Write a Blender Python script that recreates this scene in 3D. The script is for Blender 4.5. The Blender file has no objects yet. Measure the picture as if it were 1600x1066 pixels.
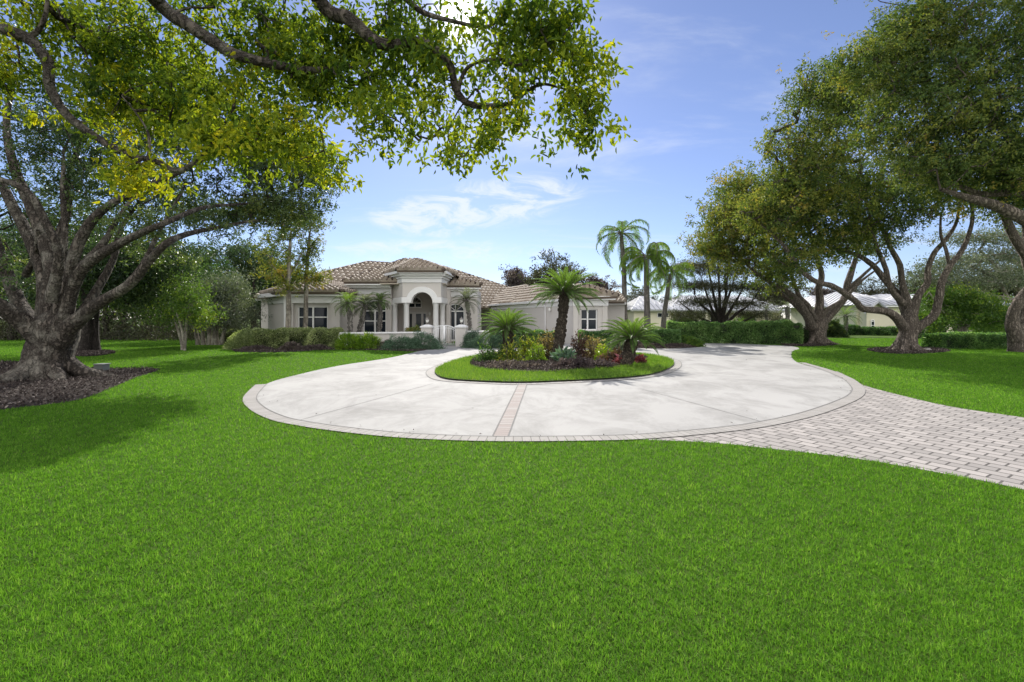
import bpy, math, random
import numpy as np
from mathutils import Vector, noise

# ------------------------------------------------------------------ camera, sky, sun, exposure
scene = bpy.context.scene
C = scene.collection
F, HZ, EYE = 711.1, 497.0, 1.6
cam_d = bpy.data.cameras.new('camera'); cam = bpy.data.objects.new('camera', cam_d); C.objects.link(cam)
cam.location = (0, 0, EYE); cam.rotation_euler = (math.radians(90), 0, 0)
cam_d.sensor_width = 36; cam_d.lens = 16; cam_d.shift_y = (HZ-533)/1600.0
cam_d.clip_start = 0.05; cam_d.clip_end = 3000
scene.camera = cam
SUN_EL, SUN_AZ = math.radians(33.5), math.radians(-6.5)
SUN = Vector((math.sin(SUN_AZ)*math.cos(SUN_EL), math.cos(SUN_AZ)*math.cos(SUN_EL), math.sin(SUN_EL)))
sd = bpy.data.lights.new('sun', 'SUN'); sd.energy = 5.0; sd.angle = math.radians(0.5); sd.color = (1, .95, .87)
so = bpy.data.objects.new('sun', sd); C.objects.link(so)
so.rotation_euler = (-SUN).to_track_quat('-Z', 'Y').to_euler(); so.location = SUN*100
scene.view_settings.view_transform = 'Standard'; scene.view_settings.look = 'None'
scene.view_settings.gamma = 1; scene.view_settings.exposure = 0.58

W = bpy.data.worlds.new('World'); scene.world = W; W.use_nodes = True
nt = W.node_tree; nt.nodes.clear(); N = nt.nodes.new; L = nt.links.new
def wmath(op, a, b=None, c=None, clamp=False):
    n = N('ShaderNodeMath'); n.operation = op; n.use_clamp = clamp
    for i, v in enumerate((a, b, c)):
        if v is None: continue
        if isinstance(v, (int, float)): n.inputs[i].default_value = v
        else: L(v, n.inputs[i])
    return n.outputs[0]
def wvmath(op, a, b):
    n = N('ShaderNodeVectorMath'); n.operation = op
    for i, v in enumerate((a, b)):
        if isinstance(v, (tuple, Vector)): n.inputs[i].default_value = v
        else: L(v, n.inputs[i])
    return n
def wmix(fac, a, b, mode='MIX'):
    n = N('ShaderNodeMix'); n.data_type = 'RGBA'; n.blend_type = mode
    for k, v in ((0, fac), (6, a), (7, b)):
        if isinstance(v, (int, float)): n.inputs[k].default_value = v
        elif isinstance(v, tuple): n.inputs[k].default_value = v
        else: L(v, n.inputs[k])
    return n.outputs[2]
out = N('ShaderNodeOutputWorld'); bg = N('ShaderNodeBackground'); L(bg.outputs[0], out.inputs[0])
sky = N('ShaderNodeTexSky'); sky.sky_type = 'NISHITA'; sky.sun_disc = False
sky.sun_elevation = SUN_EL; sky.sun_rotation = SUN_AZ; sky.altitude = 100; sky.air_density = 1.0; sky.dust_density = 0.15; sky.ozone_density = 2.0
bg.inputs[1].default_value = 0.08
tc = N('ShaderNodeTexCoord'); sep = N('ShaderNodeSeparateXYZ'); L(tc.outputs['Generated'], sep.inputs[0])
zz = wmath('MAXIMUM', sep.outputs[2], 0.03)
cv = N('ShaderNodeCombineXYZ'); L(wmath('DIVIDE', sep.outputs[0], wmath('ADD', zz, .12)), cv.inputs[0]); L(wmath('DIVIDE', sep.outputs[1], wmath('ADD', zz, .12)), cv.inputs[1])
def wnoise(vec, scale, detail, rough, dist=0):
    n = N('ShaderNodeTexNoise'); L(vec, n.inputs['Vector']); n.inputs['Scale'].default_value = scale
    n.inputs['Detail'].default_value = detail; n.inputs['Roughness'].default_value = rough; n.inputs['Distortion'].default_value = dist
    return n.outputs[0]
def wrange(v, a, b, c=0., d=1.):
    n = N('ShaderNodeMapRange'); n.interpolation_type = 'SMOOTHSTEP'; L(v, n.inputs[0])
    for i, k in enumerate((a, b, c, d)): n.inputs[i+1].default_value = k
    return n.outputs[0]
def pdir(px, py): return Vector(((px-800)/F, 1, (HZ-py)/F)).normalized()
# thin streaky high cloud
mp = N('ShaderNodeMapping'); L(cv.outputs[0], mp.inputs[0]); mp.inputs['Scale'].default_value = (.55, 1.5, 1); mp.inputs['Rotation'].default_value = (0, 0, .5)
cirrus = wrange(wnoise(mp.outputs[0], 1.3, 8, .62, .5), .50, .78)
cirrus = wmath('MULTIPLY', cirrus, .50)
# denser wisp low over the house (a patch of sky round two directions)
def patch(px, py, hw, hh, tilt=0.0):
    d = pdir(px, py); r = d.cross(Vector((0, 0, 1))).normalized(); u = r.cross(d)
    r2 = r*math.cos(tilt)+u*math.sin(tilt); u2 = u*math.cos(tilt)-r*math.sin(tilt)
    a = wmath('DIVIDE', wvmath('DOT_PRODUCT', tc.outputs['Generated'], r2).outputs['Value'], hw)
    b = wmath('DIVIDE', wvmath('DOT_PRODUCT', tc.outputs['Generated'], u2).outputs['Value'], hh)
    q = wmath('ADD', wmath('MULTIPLY', a, a), wmath('MULTIPLY', b, b))
    front = wmath('GREATER_THAN', wvmath('DOT_PRODUCT', tc.outputs['Generated'], d).outputs['Value'], 0)
    return wmath('MULTIPLY', wrange(q, 1.6, .0), front)
m2 = N('ShaderNodeMapping'); L(tc.outputs['Generated'], m2.inputs[0]); m2.inputs['Scale'].default_value = (1, 1, 3.0); m2.inputs['Rotation'].default_value = (0, -.12, 0)
nz = wnoise(m2.outputs[0], 9.0, 10, .66, 1.0)
pm = wmath('MAXIMUM', wmath('MAXIMUM', patch(770, 318, .20, .055, .16), patch(665, 340, .12, .045)), wmath('MULTIPLY', patch(700, 394, .28, .03), .7))
wisp = wrange(wmath('MULTIPLY', wmath('SUBTRACT', wmath('MULTIPLY', nz, 3.6), 1.25), pm), .10, .85, 0, .72)
# added bright cloud in the unseen sky behind the camera, for fill light
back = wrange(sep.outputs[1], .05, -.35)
fill_cloud = wmath('MULTIPLY', wrange(wnoise(cv.outputs[0], 1.1, 7, .55), .33, .50), back)
cloud = wmath('MAXIMUM', wmath('MAXIMUM', cirrus, wisp), fill_cloud, clamp=True)
SKYTINT = wmix(1.0, sky.outputs[0], (.80, .87, 1.16, 1), 'MULTIPLY')
hsv = N('ShaderNodeHueSaturation'); L(SKYTINT, hsv.inputs['Color']); hsv.inputs['Saturation'].default_value = .88; hsv.inputs['Value'].default_value = 1.0
cc = wmix(back, (8.0, 8.4, 9.0, 1), (18.5, 18.3, 18.2, 1))  # rear cloud colour raised so the added cloud fills the backlit fronts
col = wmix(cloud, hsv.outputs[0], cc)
# glow of thin air round the sun
sdot = wvmath('DOT_PRODUCT', tc.outputs['Generated'], SUN).outputs['Value']
glow = wmath('POWER', wmath('MAXIMUM', sdot, 0), 2200.0)
g2 = wmath('POWER', wmath('MAXIMUM', sdot, 0), 60.0)
gcol = wmix(1.0, (1., .98, .95, 1), wmath('ADD', wmath('MULTIPLY', glow, 45.0), wmath('MULTIPLY', g2, 1.2)), 'MULTIPLY')
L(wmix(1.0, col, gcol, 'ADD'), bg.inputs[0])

# ------------------------------------------------------------------ helpers
rng = np.random.default_rng(7)
random.seed(7)
def P(px, py, D): return Vector(((px-800)/F*D, D, EYE-(py-HZ)/F*D))
def G(px, py):
    D = EYE*F/(py-HZ); return ((px-800)/F*D, D)
def zof(py, D): return EYE-(py-HZ)/F*D
def xof(px, D): return (px-800)/F*D

def tag(o, label=None, cat=None, group=None, kind=None):
    if label: o['label'] = label
    if cat: o['category'] = cat
    if group: o['group'] = group
    if kind: o['kind'] = kind
    return o
def empty(name, loc, label=None, cat=None, group=None):
    o = bpy.data.objects.new(name, None); C.objects.link(o); o.location = loc; o.empty_display_size = .2
    return tag(o, label, cat, group)
def np_mesh(name, V, Q, mat, parent=None, T=None, attrs=None, smooth=False, loc=None):
    """V (n,3), Q (m,4) quads, T (k,3) triangles -> one mesh object. Vertices are in world space."""
    V = np.asarray(V, dtype=np.float32).reshape(-1, 3)
    if parent is not None and loc is None: loc = tuple(parent['_w']) if '_w' in parent else tuple(parent.location)
    off = np.array(loc if loc is not None else (0, 0, 0), dtype=np.float32)
    me = bpy.data.meshes.new(name)
    nq = 0 if Q is None else len(Q); ntr = 0 if T is None else len(T)
    me.vertices.add(len(V)); me.vertices.foreach_set('co', (V-off).ravel())
    idx = []
    if nq: idx.append(np.asarray(Q, dtype=np.int32).ravel())
    if ntr: idx.append(np.asarray(T, dtype=np.int32).ravel())
    idx = np.concatenate(idx)
    me.loops.add(len(idx)); me.loops.foreach_set('vertex_index', idx)
    me.polygons.add(nq+ntr)
    st = np.concatenate([np.arange(nq)*4, nq*4+np.arange(ntr)*3]).astype(np.int32)
    me.polygons.foreach_set('loop_start', st)
    me.polygons.foreach_set('use_smooth', np.full(nq+ntr, bool(smooth)))
    if attrs:
        for k, a in attrs.items():
            at = me.attributes.new(k, 'FLOAT', 'POINT'); at.data.foreach_set('value', np.asarray(a, dtype=np.float32))
    me.update(); me.validate()
    me.materials.append(mat)
    o = bpy.data.objects.new(name, me); C.objects.link(o)
    if parent is not None:
        o.parent = parent
    elif loc is not None: o.location = loc
    return o

class MB:
    """collects shapes, builds ONE mesh"""
    def __init__(s): s.V = []; s.F = []; s.M = []; s.S = []
    def add(s, vs, fs, m=0, smooth=False):
        b = len(s.V); s.V += [tuple(v) for v in vs]
        for f in fs: s.F.append(tuple(b+i for i in f)); s.M.append(m); s.S.append(smooth)
    def box(s, x0, x1, y0, y1, z0, z1, m=0):
        v = [(x0,y0,z0),(x1,y0,z0),(x1,y1,z0),(x0,y1,z0),(x0,y0,z1),(x1,y0,z1),(x1,y1,z1),(x0,y1,z1)]
        s.add(v, [(0,3,2,1),(4,5,6,7),(0,1,5,4),(1,2,6,5),(2,3,7,6),(3,0,4,7)], m)
    def seg(s, p, q, z0, z1, t0, t1, m=0, e0=0, e1=0):
        """box along p->q; t0..t1 = offsets to the right hand side of p->q (towards camera when p is left)"""
        p = np.array(p[:2], float); q = np.array(q[:2], float); d = q-p; l = np.linalg.norm(d); d /= l
        n = np.array((d[1], -d[0])); p = p-d*e0; q = q+d*e1
        v = []
        for z in (z0, z1):
            for a in (p+n*t1, q+n*t1, q+n*t0, p+n*t0): v.append((a[0], a[1], z))
        s.add(v, [(0,3,2,1),(4,5,6,7),(0,1,5,4),(1,2,6,5),(2,3,7,6),(3,0,4,7)], m)
    def lathe(s, x, y, prof, seg=20, m=0, smooth=True):
        vs = []; fs = []
        for r, z in prof:
            for k in range(seg):
                a = 2*math.pi*k/seg; vs.append((x+r*math.cos(a), y+r*math.sin(a), z))
        for j in range(len(prof)-1):
            for k in range(seg):
                k2 = (k+1) % seg; fs.append((j*seg+k, j*seg+k2, (j+1)*seg+k2, (j+1)*seg+k))
        s.add(vs, fs, m, smooth)
        s.add([vs[i] for i in range((len(prof)-1)*seg, len(prof)*seg)], [tuple(range(seg))], m)
    def tube(s, pts, rad, seg=8, m=0):
        pts = [Vector(p) for p in pts]; vs = []; fs = []
        if isinstance(rad, (int, float)): rad = [rad]*len(pts)
        for i, p in enumerate(pts):
            t = (pts[min(i+1, len(pts)-1)]-pts[max(i-1, 0)]).normalized()
            a = t.orthogonal().normalized() if i == 0 else (pa-t*pa.dot(t)).normalized()
            pa = a; b = t.cross(a)
            for k in range(seg):
                an = 2*math.pi*k/seg; vs.append(p+(a*math.cos(an)+b*math.sin(an))*rad[i])
        for j in range(len(pts)-1):
            for k in range(seg):
                k2 = (k+1) % seg; fs.append((j*seg+k, j*seg+k2, (j+1)*seg+k2, (j+1)*seg+k))
        fs.append(tuple(range(seg-1, -1, -1))); n0 = (len(pts)-1)*seg; fs.append(tuple(range(n0, n0+seg)))
        s.add(vs, fs, m, True)
    def build(s, name, mats, parent=None, loc=None, bevel=0):
        if not isinstance(mats, (list, tuple)): mats = [mats]
        if parent is not None: loc = tuple(parent['_w']) if '_w' in parent else tuple(parent.location)
        off = loc or (0, 0, 0)
        me = bpy.data.meshes.new(name)
        me.from_pydata([(v[0]-off[0], v[1]-off[1], v[2]-off[2]) for v in s.V], [], s.F)
        for m in mats: me.materials.append(m)
        me.polygons.foreach_set('material_index', s.M); me.polygons.foreach_set('use_smooth', s.S)
        me.update()
        o = bpy.data.objects.new(name, me); C.objects.link(o)
        if parent is not None: o.parent = parent
        elif loc: o.location = loc
        if bevel:
            b = o.modifiers.new('bevel', 'BEVEL'); b.width = bevel; b.segments = 2; b.limit_method = 'ANGLE'
        return o
def sub(parent, o):
    """o becomes a sub-part of part `parent` (both built with the same offset)"""
    o.parent = parent; return o

def inpoly(x, y, poly):
    poly = np.asarray(poly); r = np.zeros(len(x), bool); j = len(poly)-1
    for i in range(len(poly)):
        xi, yi = poly[i]; xj, yj = poly[j]
        c = ((yi > y) != (yj > y)) & (x < (xj-xi)*(y-yi)/(yj-yi+1e-12)+xi)
        r ^= c; j = i
    return r
def smooth_poly(pts, n=6, closed=True):
    pts = np.array(pts, float); m = len(pts); out = []
    rngi = range(m if closed else m-1)
    for i in rngi:
        if closed: p0, p1, p2, p3 = pts[i-1], pts[i], pts[(i+1) % m], pts[(i+2) % m]
        else: p0, p1, p2, p3 = pts[max(i-1, 0)], pts[i], pts[i+1], pts[min(i+2, m-1)]
        for k in range(n):
            t = k/n
            out.append(.5*((2*p1)+(-p0+p2)*t+(2*p0-5*p1+4*p2-p3)*t*t+(-p0+3*p1-3*p2+p3)*t**3))
    if not closed: out.append(pts[-1])
    return np.array(out)
def sheet(name, poly, z, mat, kind='structure'):
    from mathutils.geometry import tessellate_polygon
    tr = tessellate_polygon([[Vector((p[0], p[1], 0)) for p in poly]])
    o = np_mesh(name, [(p[0], p[1], z) for p in poly], None, mat, T=[t if ((poly[t[1]][0]-poly[t[0]][0])*(poly[t[2]][1]-poly[t[0]][1])-(poly[t[1]][1]-poly[t[0]][1])*(poly[t[2]][0]-poly[t[0]][0])) > 0 else (t[0], t[2], t[1]) for t in tr])
    return tag(o, kind=kind)

# ------------------------------------------------------------------ materials
class MT:
    def __init__(s, name):
        s.m = bpy.data.materials.new(name); s.m.use_nodes = True; s.t = s.m.node_tree; s.t.nodes.clear()
        s.o = s.N('ShaderNodeOutputMaterial'); s.b = s.N('ShaderNodeBsdfPrincipled'); s.L(s.b.outputs[0], s.o.inputs[0])
    def N(s, k): return s.t.nodes.new(k)
    def L(s, a, b): s.t.links.new(a, b)
    def coord(s, kind='Object', scale=(1, 1, 1), rot=(0, 0, 0)):
        t = s.N('ShaderNodeTexCoord'); mp = s.N('ShaderNodeMapping'); s.L(t.outputs[kind], mp.inputs[0])
        mp.inputs['Scale'].default_value = scale; mp.inputs['Rotation'].default_value = rot; return mp.outputs[0]
    def pos(s, scale=(1, 1, 1), rot=(0, 0, 0)):
        t = s.N('ShaderNodeNewGeometry'); mp = s.N('ShaderNodeMapping'); s.L(t.outputs['Position'], mp.inputs[0])
        mp.inputs['Scale'].default_value = scale; mp.inputs['Rotation'].default_value = rot; return mp.outputs[0]
    def noise(s, v, scale, detail=4, rough=.5, dist=0):
        n = s.N('ShaderNodeTexNoise'); s.L(v, n.inputs['Vector']); n.inputs['Scale'].default_value = scale
        n.inputs['Detail'].default_value = detail; n.inputs['Roughness'].default_value = rough; n.inputs['Distortion'].default_value = dist
        return n.outputs[0]
    def ramp(s, v, stops):
        r = s.N('ShaderNodeValToRGB'); s.L(v, r.inputs[0]); e = r.color_ramp.elements
        while len(e) < len(stops): e.new(.5)
        for i, (p, c) in enumerate(stops): e[i].position = p; e[i].color = (c[0], c[1], c[2], 1) if not isinstance(c, (int, float)) else (c, c, c, 1)
        return r.outputs[0]
    def mix(s, f, a, b, mode='MIX'):
        n = s.N('ShaderNodeMix'); n.data_type = 'RGBA'; n.blend_type = mode
        for k, v in ((0, f), (6, a), (7, b)):
            if isinstance(v, (int, float)): n.inputs[k].default_value = v
            elif isinstance(v, tuple): n.inputs[k].default_value = v if len(v) == 4 else v+(1,)
            else: s.L(v, n.inputs[k])
        return n.outputs[2]
    def math(s, op, a, b=None):
        n = s.N('ShaderNodeMath'); n.operation = op
        for i, v in enumerate((a, b)):
            if v is None: continue
            if isinstance(v, (int, float)): n.inputs[i].default_value = v
            else: s.L(v, n.inputs[i])
        return n.outputs[0]
    def bump(s, h, strength=.5, dist=.02):
        n = s.N('ShaderNodeBump'); n.inputs['Strength'].default_value = strength; n.inputs['Distance'].default_value = dist
        s.L(h, n.inputs['Height']); s.L(n.outputs[0], s.b.inputs['Normal']); return n.outputs[0]
    def attr(s, name):
        n = s.N('ShaderNodeAttribute'); n.attribute_name = name; return n.outputs['Fac']
    def color(s, c):
        if isinstance(c, tuple): s.b.inputs['Base Color'].default_value = c+(1,) if len(c) == 3 else c
        else: s.L(c, s.b.inputs['Base Color'])
    def set(s, rough=.6, metal=0, spec=.5):
        s.b.inputs['Roughness'].default_value = rough; s.b.inputs['Metallic'].default_value = metal; s.b.inputs['Specular IOR Level'].default_value = spec
        return s
def simple(name, c, rough=.6, metal=0, var=.12, scale=3, bump=0, bscale=60, spec=.5):
    m = MT(name); v = m.coord(); n = m.noise(v, scale, 5, .6)
    m.color(m.mix(n, tuple(x*(1-var) for x in c), tuple(min(1, x*(1+var)) for x in c))); m.set(rough, metal, spec)
    if bump: m.bump(m.noise(v, bscale, 3), bump, .01)
    return m.m
def leafmat(name, stops, trans=.4, rough=.45, spec=.35, patchscale=.6, patch=.25, tboost=(1.25, 1.35, .6)):
    """leaf colour from each leaf's own random tone; light passes through"""
    m = MT(name); a = m.attr('tone'); pn = m.noise(m.pos(), patchscale, 3, .5)
    f = m.math('ADD', a, m.math('MULTIPLY', m.math('SUBTRACT', pn, .5), patch*2))
    c = m.ramp(f, stops); m.color(c); m.set(rough, 0, spec)
    tr = m.N('ShaderNodeBsdfTranslucent'); m.L(m.mix(1.0, c, tboost, 'MULTIPLY'), tr.inputs[0])
    mx = m.N('ShaderNodeMixShader'); mx.inputs[0].default_value = trans; m.L(m.b.outputs[0], mx.inputs[1]); m.L(tr.outputs[0], mx.inputs[2])
    m.L(mx.outputs[0], m.o.inputs[0]); return m.m
def barkmat(name, c0, c1, scale=5, strength=.8, lichen=None):
    m = MT(name); v = m.pos((1.6, 1.6, .22)); v2 = m.pos()
    vo = m.N('ShaderNodeTexVoronoi'); vo.feature = 'DISTANCE_TO_EDGE'; nd = m.N('ShaderNodeTexNoise'); m.L(v2, nd.inputs['Vector']); nd.inputs['Scale'].default_value = 9; nd.inputs['Detail'].default_value = 5; m.L(m.mix(.22, v, nd.outputs['Color']), vo.inputs['Vector']); vo.inputs['Scale'].default_value = scale*1.7
    n = m.noise(v, scale, 6, .65, .6); crack = m.ramp(vo.outputs['Distance'], [(0, 0.), (.28, 1.)])
    c = m.mix(n, c0, c1)
    c = m.mix(m.math('MULTIPLY', m.math('SUBTRACT', 1., crack), .8), c, tuple(x*.35 for x in c0))
    if lichen: c = m.mix(m.ramp(m.noise(v2, 1.7, 6, .7), [(.5, 0.), (.66, .75)]), c, lichen)
    m.color(c); m.set(.9, 0, .2)
    m.bump(m.mix(.45, crack, n), strength, .09); return m.m

M = {}
M['stucco'] = simple('stucco', (.56, .525, .49), .9, var=.06, scale=1.2, bump=.25, bscale=120)
M['stucco_tan'] = simple('stucco_tan', (.46, .40, .33), .9, var=.06, bump=.2, bscale=120)
M['trim'] = simple('trim_paint', (.74, .73, .72), .7, var=.05, bump=.1, bscale=150)
M['white'] = simple('white_paint', (.80, .79, .77), .5, var=.04)
M['white_metal'] = simple('white_gate_metal', (.82, .82, .82), .35, var=.03)
M['shutter'] = simple('shutter', (.16, .16, .17), .5, var=.2, scale=8)
M['door'] = simple('door_paint', (.62, .60, .57), .5, var=.05)
M['dark'] = simple('dark_interior', (.02, .022, .026), .6)
M['soil'] = simple('soil', (.09, .07, .055), .95, var=.5, scale=6, bump=.6, bscale=25)
g = MT('window_glass'); g.color((.015, .02, .028)); g.set(.08, 0, .22); M['glass'] = g.m
g = MT('lamp_glass'); g.color((.75, .74, .70)); g.set(.2, 0, .6); M['lamp_glass'] = g.m
M['bronze'] = simple('lamp_metal', (.22, .20, .18), .5, .3)
M['util'] = simple('utility_box_paint', (.17, .19, .18), .6, var=.1)
M['rock'] = simple('rock', (.28, .26, .24), .9, var=.3, scale=8, bump=.5, bscale=20)
# roof tile
m = MT('roof_tile'); a = m.attr('tone'); n = m.noise(m.pos(), .5, 4)
m.color(m.mix(m.math('MULTIPLY', n, .25), m.ramp(a, [(0, (.10, .08, .06)), (.35, (.24, .195, .15)), (.7, (.37, .315, .255)), (1, (.47, .425, .36))]), (.2, .17, .15))); m.set(.75, 0, .3)
m.bump(m.noise(m.pos(), 30, 3), .3, .01); M['tile'] = m.m
M['ridge'] = simple('ridge_tile', (.12, .09, .07), .8, var=.3, scale=9)
# standing seam roof
m = MT('metal_roof'); w = m.N('ShaderNodeTexWave'); w.bands_direction = 'X'; m.L(m.coord(), w.inputs[0]); w.inputs['Scale'].default_value = 1.0; w.wave_profile = 'SAW'
m.color(m.ramp(w.outputs['Fac'], [(0, (.35, .37, .4)), (.10, (.35, .37, .4)), (.13, (.62, .64, .67)), (1, (.66, .67, .70))])); m.set(.35, .15, .5); M['metal_roof'] = m.m
M['metal_flat'] = simple('metal_roof_sheet', (.36, .365, .38), .5, .1, .08, .5)
M['seam'] = simple('roof_seam', (.30, .31, .33), .4, .1)
# concrete
m = MT('concrete'); v = m.pos(); big = m.noise(v, .35, 6, .6, .8); fine = m.noise(v, 25, 4, .6); mid = m.noise(m.pos((1.2, .8, 1), (0, 0, .5)), .8, 8, .72, .5)
c = m.mix(big, (.30, .295, .284), (.40, .392, .378)); c = m.mix(m.ramp(mid, [(.42, 0.), (.66, .85)]), c, (.20, .195, .185)); c = m.mix(m.math('MULTIPLY', fine, .25), c, (.30, .29, .28))
spots = m.ramp(m.noise(v, 3.2, 3, .5), [(.70, 0.), (.76, .6)]); c = m.mix(spots, c, (.30, .29, .28))
m.color(c); m.set(.85, 0, .25); m.bump(fine, .25, .008); M['concrete'] = m.m
M['joint'] = simple('joint_sealant', (.16, .155, .15), .9, var=.3, scale=4)
# paver field
def paver(name, coordfn, bw, bh, c1, c2, mortar, msize=.02, offset=.5):
    m = MT(name); v = coordfn(m)
    b = m.N('ShaderNodeTexBrick'); m.L(v, b.inputs[0]); b.offset = offset
    b.inputs['Color1'].default_value = c1+(1,); b.inputs['Color2'].default_value = c2+(1,); b.inputs['Mortar'].default_value = mortar+(1,)
    b.inputs['Scale'].default_value = 1; b.inputs['Mortar Size'].default_value = msize; b.inputs['Mortar Smooth'].default_value = .3; b.inputs['Bias'].default_value = 0
    b.inputs['Brick Width'].default_value = bw; b.inputs['Row Height'].default_value = bh
    n = m.noise(m.pos(), 2.0, 6, .65); f = m.noise(m.pos(), 60, 4, .6)
    c = m.mix(m.math('MULTIPLY', n, .4), b.outputs['Color'], tuple(x*.7 for x in c1)); c = m.mix(m.math('MULTIPLY', f, .3), c, tuple(x*.55 for x in c1))
    m.color(c); m.set(.85, 0, .25)
    m.bump(m.mix(.2, m.math('SUBTRACT', 1., b.outputs['Fac']), f), .8, .012); return m.m
ANG = math.atan2(-.85, .52)
M['paver'] = paver('paver_field', lambda m: m.pos(rot=(0, 0, -ANG)), .235, .165, (.28, .26, .245), (.44, .405, .38), (.05, .045, .04), .011)
M['brick'] = paver('brick_border', lambda m: m.coord('UV'), .115, .26, (.30, .285, .265), (.37, .35, .33), (.15, .14, .13), .006, 0)
M['brick_red'] = paver('brick_stripe', lambda m: m.coord('UV'), .115, .30, (.32, .27, .25), (.39, .37, .35), (.09, .08, .07), .006, 0)
# ground under the grass
m = MT('lawn_soil'); n = m.noise(m.pos(), 1.5, 6, .6); f = m.noise(m.pos(), 40, 5, .7)
m.color(m.mix(f, m.mix(n, (.035, .06, .012), (.06, .105, .018)), (.09, .15, .025))); m.set(.95, 0, .1); m.bump(f, .8, .03); M['lawn'] = m.m
# mulch
m = MT('mulch'); n = m.noise(m.pos(), 3, 5, .6); f = m.noise(m.pos(), 45, 5, .75)
m.color(m.mix(f, (.022, .018, .016), m.mix(n, (.075, .062, .054), (.13, .11, .10)))); m.set(.95, 0, .1); m.bump(f, 1, .05); M['mulch'] = m.m
m = MT('mulch_chips'); a = m.attr('tone'); m.color(m.ramp(a, [(0, (.03, .022, .02)), (.6, (.10, .08, .07)), (1, (.30, .26, .23))])); m.set(.9, 0, .2); M['chips'] = m.m

M['grass'] = leafmat('grass_blades', [(0, (.028, .085, .011)), (.35, (.076, .195, .018)), (.7, (.145, .310, .034)), (1, (.28, .42, .09))], .42, .7, .10, .35, .14, (1.25, 1.25, .55))
M['grass_b'] = leafmat('island_grass', [(0, (.06, .12, .016)), (.5, (.14, .26, .03)), (1, (.30, .36, .07))], .42, .5, .25, .8, .3)
M['leaf_yellow'] = leafmat('camphor_leaf_young', [(0, (.025, .055, .014)), (.3, (.060, .115, .020)), (.55, (.155, .220, .026)), (.8, (.27, .32, .030)), (1, (.40, .38, .03))], .55, .62, .15, 1.2, .30, (1.5, 1.4, .4))
M['leaf_olive'] = leafmat('camphor_leaf', [(0, (.028, .055, .020)), (.35, (.090, .140, .040)), (.65, (.215, .245, .058)), (.85, (.30, .27, .07)), (1, (.42, .27, .05))], .42, .6, .18, .5, .42, (1.3, 1.3, .5))
M['leaf_dark'] = leafmat('dark_leaf', [(0, (.020, .038, .020)), (.4, (.045, .080, .032)), (.75, (.090, .135, .040)), (1, (.17, .19, .05))], .35, .42, .35, .6, .25)
M['leaf_green'] = leafmat('green_leaf', [(0, (.03, .075, .02)), (.45, (.085, .165, .035)), (.8, (.18, .28, .04)), (1, (.34, .38, .04))], .4, .45, .3, .5, .3)
M['leaf_grey'] = leafmat('grey_leaf', [(0, (.06, .08, .05)), (.5, (.13, .16, .11)), (1, (.26, .28, .22))], .3, .5, .4, .8, .2)
M['leaf_brown'] = leafmat('purple_leaf', [(0, (.040, .030, .032)), (.5, (.105, .080, .080)), (.85, (.17, .145, .11)), (1, (.28, .24, .20))], .25, .5, .3, .8, .25, (1.1, 1, .8))
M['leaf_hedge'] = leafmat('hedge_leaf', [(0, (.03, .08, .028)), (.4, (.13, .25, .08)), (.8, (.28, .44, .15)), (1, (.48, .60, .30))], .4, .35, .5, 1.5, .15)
M['leaf_pale'] = leafmat('pale_hedge_leaf', [(0, (.04, .065, .025)), (.4, (.17, .22, .08)), (.75, (.38, .43, .20)), (1, (.6, .62, .4))], .4, .35, .6, 1.5, .15)
M['leaf_lime'] = leafmat('lime_leaf', [(0, (.07, .15, .02)), (.5, (.24, .38, .03)), (1, (.5, .54, .04))], .4, .4, .4, 2, .2)
M['leaf_juniper'] = leafmat('juniper_leaf', [(0, (.035, .07, .045)), (.5, (.09, .16, .10)), (1, (.18, .27, .17))], .2, .5, .3, 1.5, .2)
M['leaf_copper'] = leafmat('copper_leaf', [(0, (.05, .045, .02)), (.4, (.14, .11, .05)), (.8, (.30, .22, .10)), (1, (.42, .36, .2))], .35, .4, .4, 2, .2)
M['leaf_maroon'] = leafmat('maroon_leaf', [(0, (.03, .015, .018)), (.5, (.08, .04, .04)), (1, (.20, .12, .09))], .25, .4, .4, 2, .2)
M['leaf_pink'] = leafmat('pink_leaf', [(0, (.12, .03, .04)), (.5, (.28, .06, .10)), (1, (.40, .20, .22))], .3, .4, .4, 2, .2)
M['leaf_sago'] = leafmat('sago_leaf', [(0, (.035, .07, .02)), (.5, (.10, .185, .04)), (1, (.24, .34, .06))], .35, .6, .15, 1.2, .15)
M['leaf_palm'] = leafmat('palm_leaf', [(0, (.05, .09, .02)), (.5, (.14, .23, .045)), (1, (.30, .38, .10))], .5, .6, .15, 1.0, .2)
M['leaf_palmdark'] = leafmat('pale_palm_leaf', [(0, (.05, .07, .04)), (.5, (.13, .16, .09)), (1, (.28, .30, .20))], .35, .6, .2, 1.0, .2)
M['bark'] = barkmat('camphor_bark', (.055, .045, .038), (.17, .142, .118), 4.5, 1.0, (.27, .25, .21))
M['bark_pale'] = barkmat('brown_bark', (.145, .118, .098), (.36, .305, .25), 5, 1.0)
M['bark_dark'] = barkmat('dark_bark', (.04, .033, .03), (.10, .085, .075), 7)
M['bark_smooth'] = barkmat('smooth_grey_bark', (.22, .19, .155), (.38, .34, .28), 2, .35, (.42, .40, .33))
M['bark_palm'] = barkmat('palm_trunk', (.17, .155, .14), (.30, .28, .25), 3, .5)
M['bark_sago'] = barkmat('sago_trunk', (.07, .055, .042), (.24, .195, .15), 9, 1)
M['twig'] = simple('twig', (.10, .08, .065), .9, var=.3)

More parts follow.
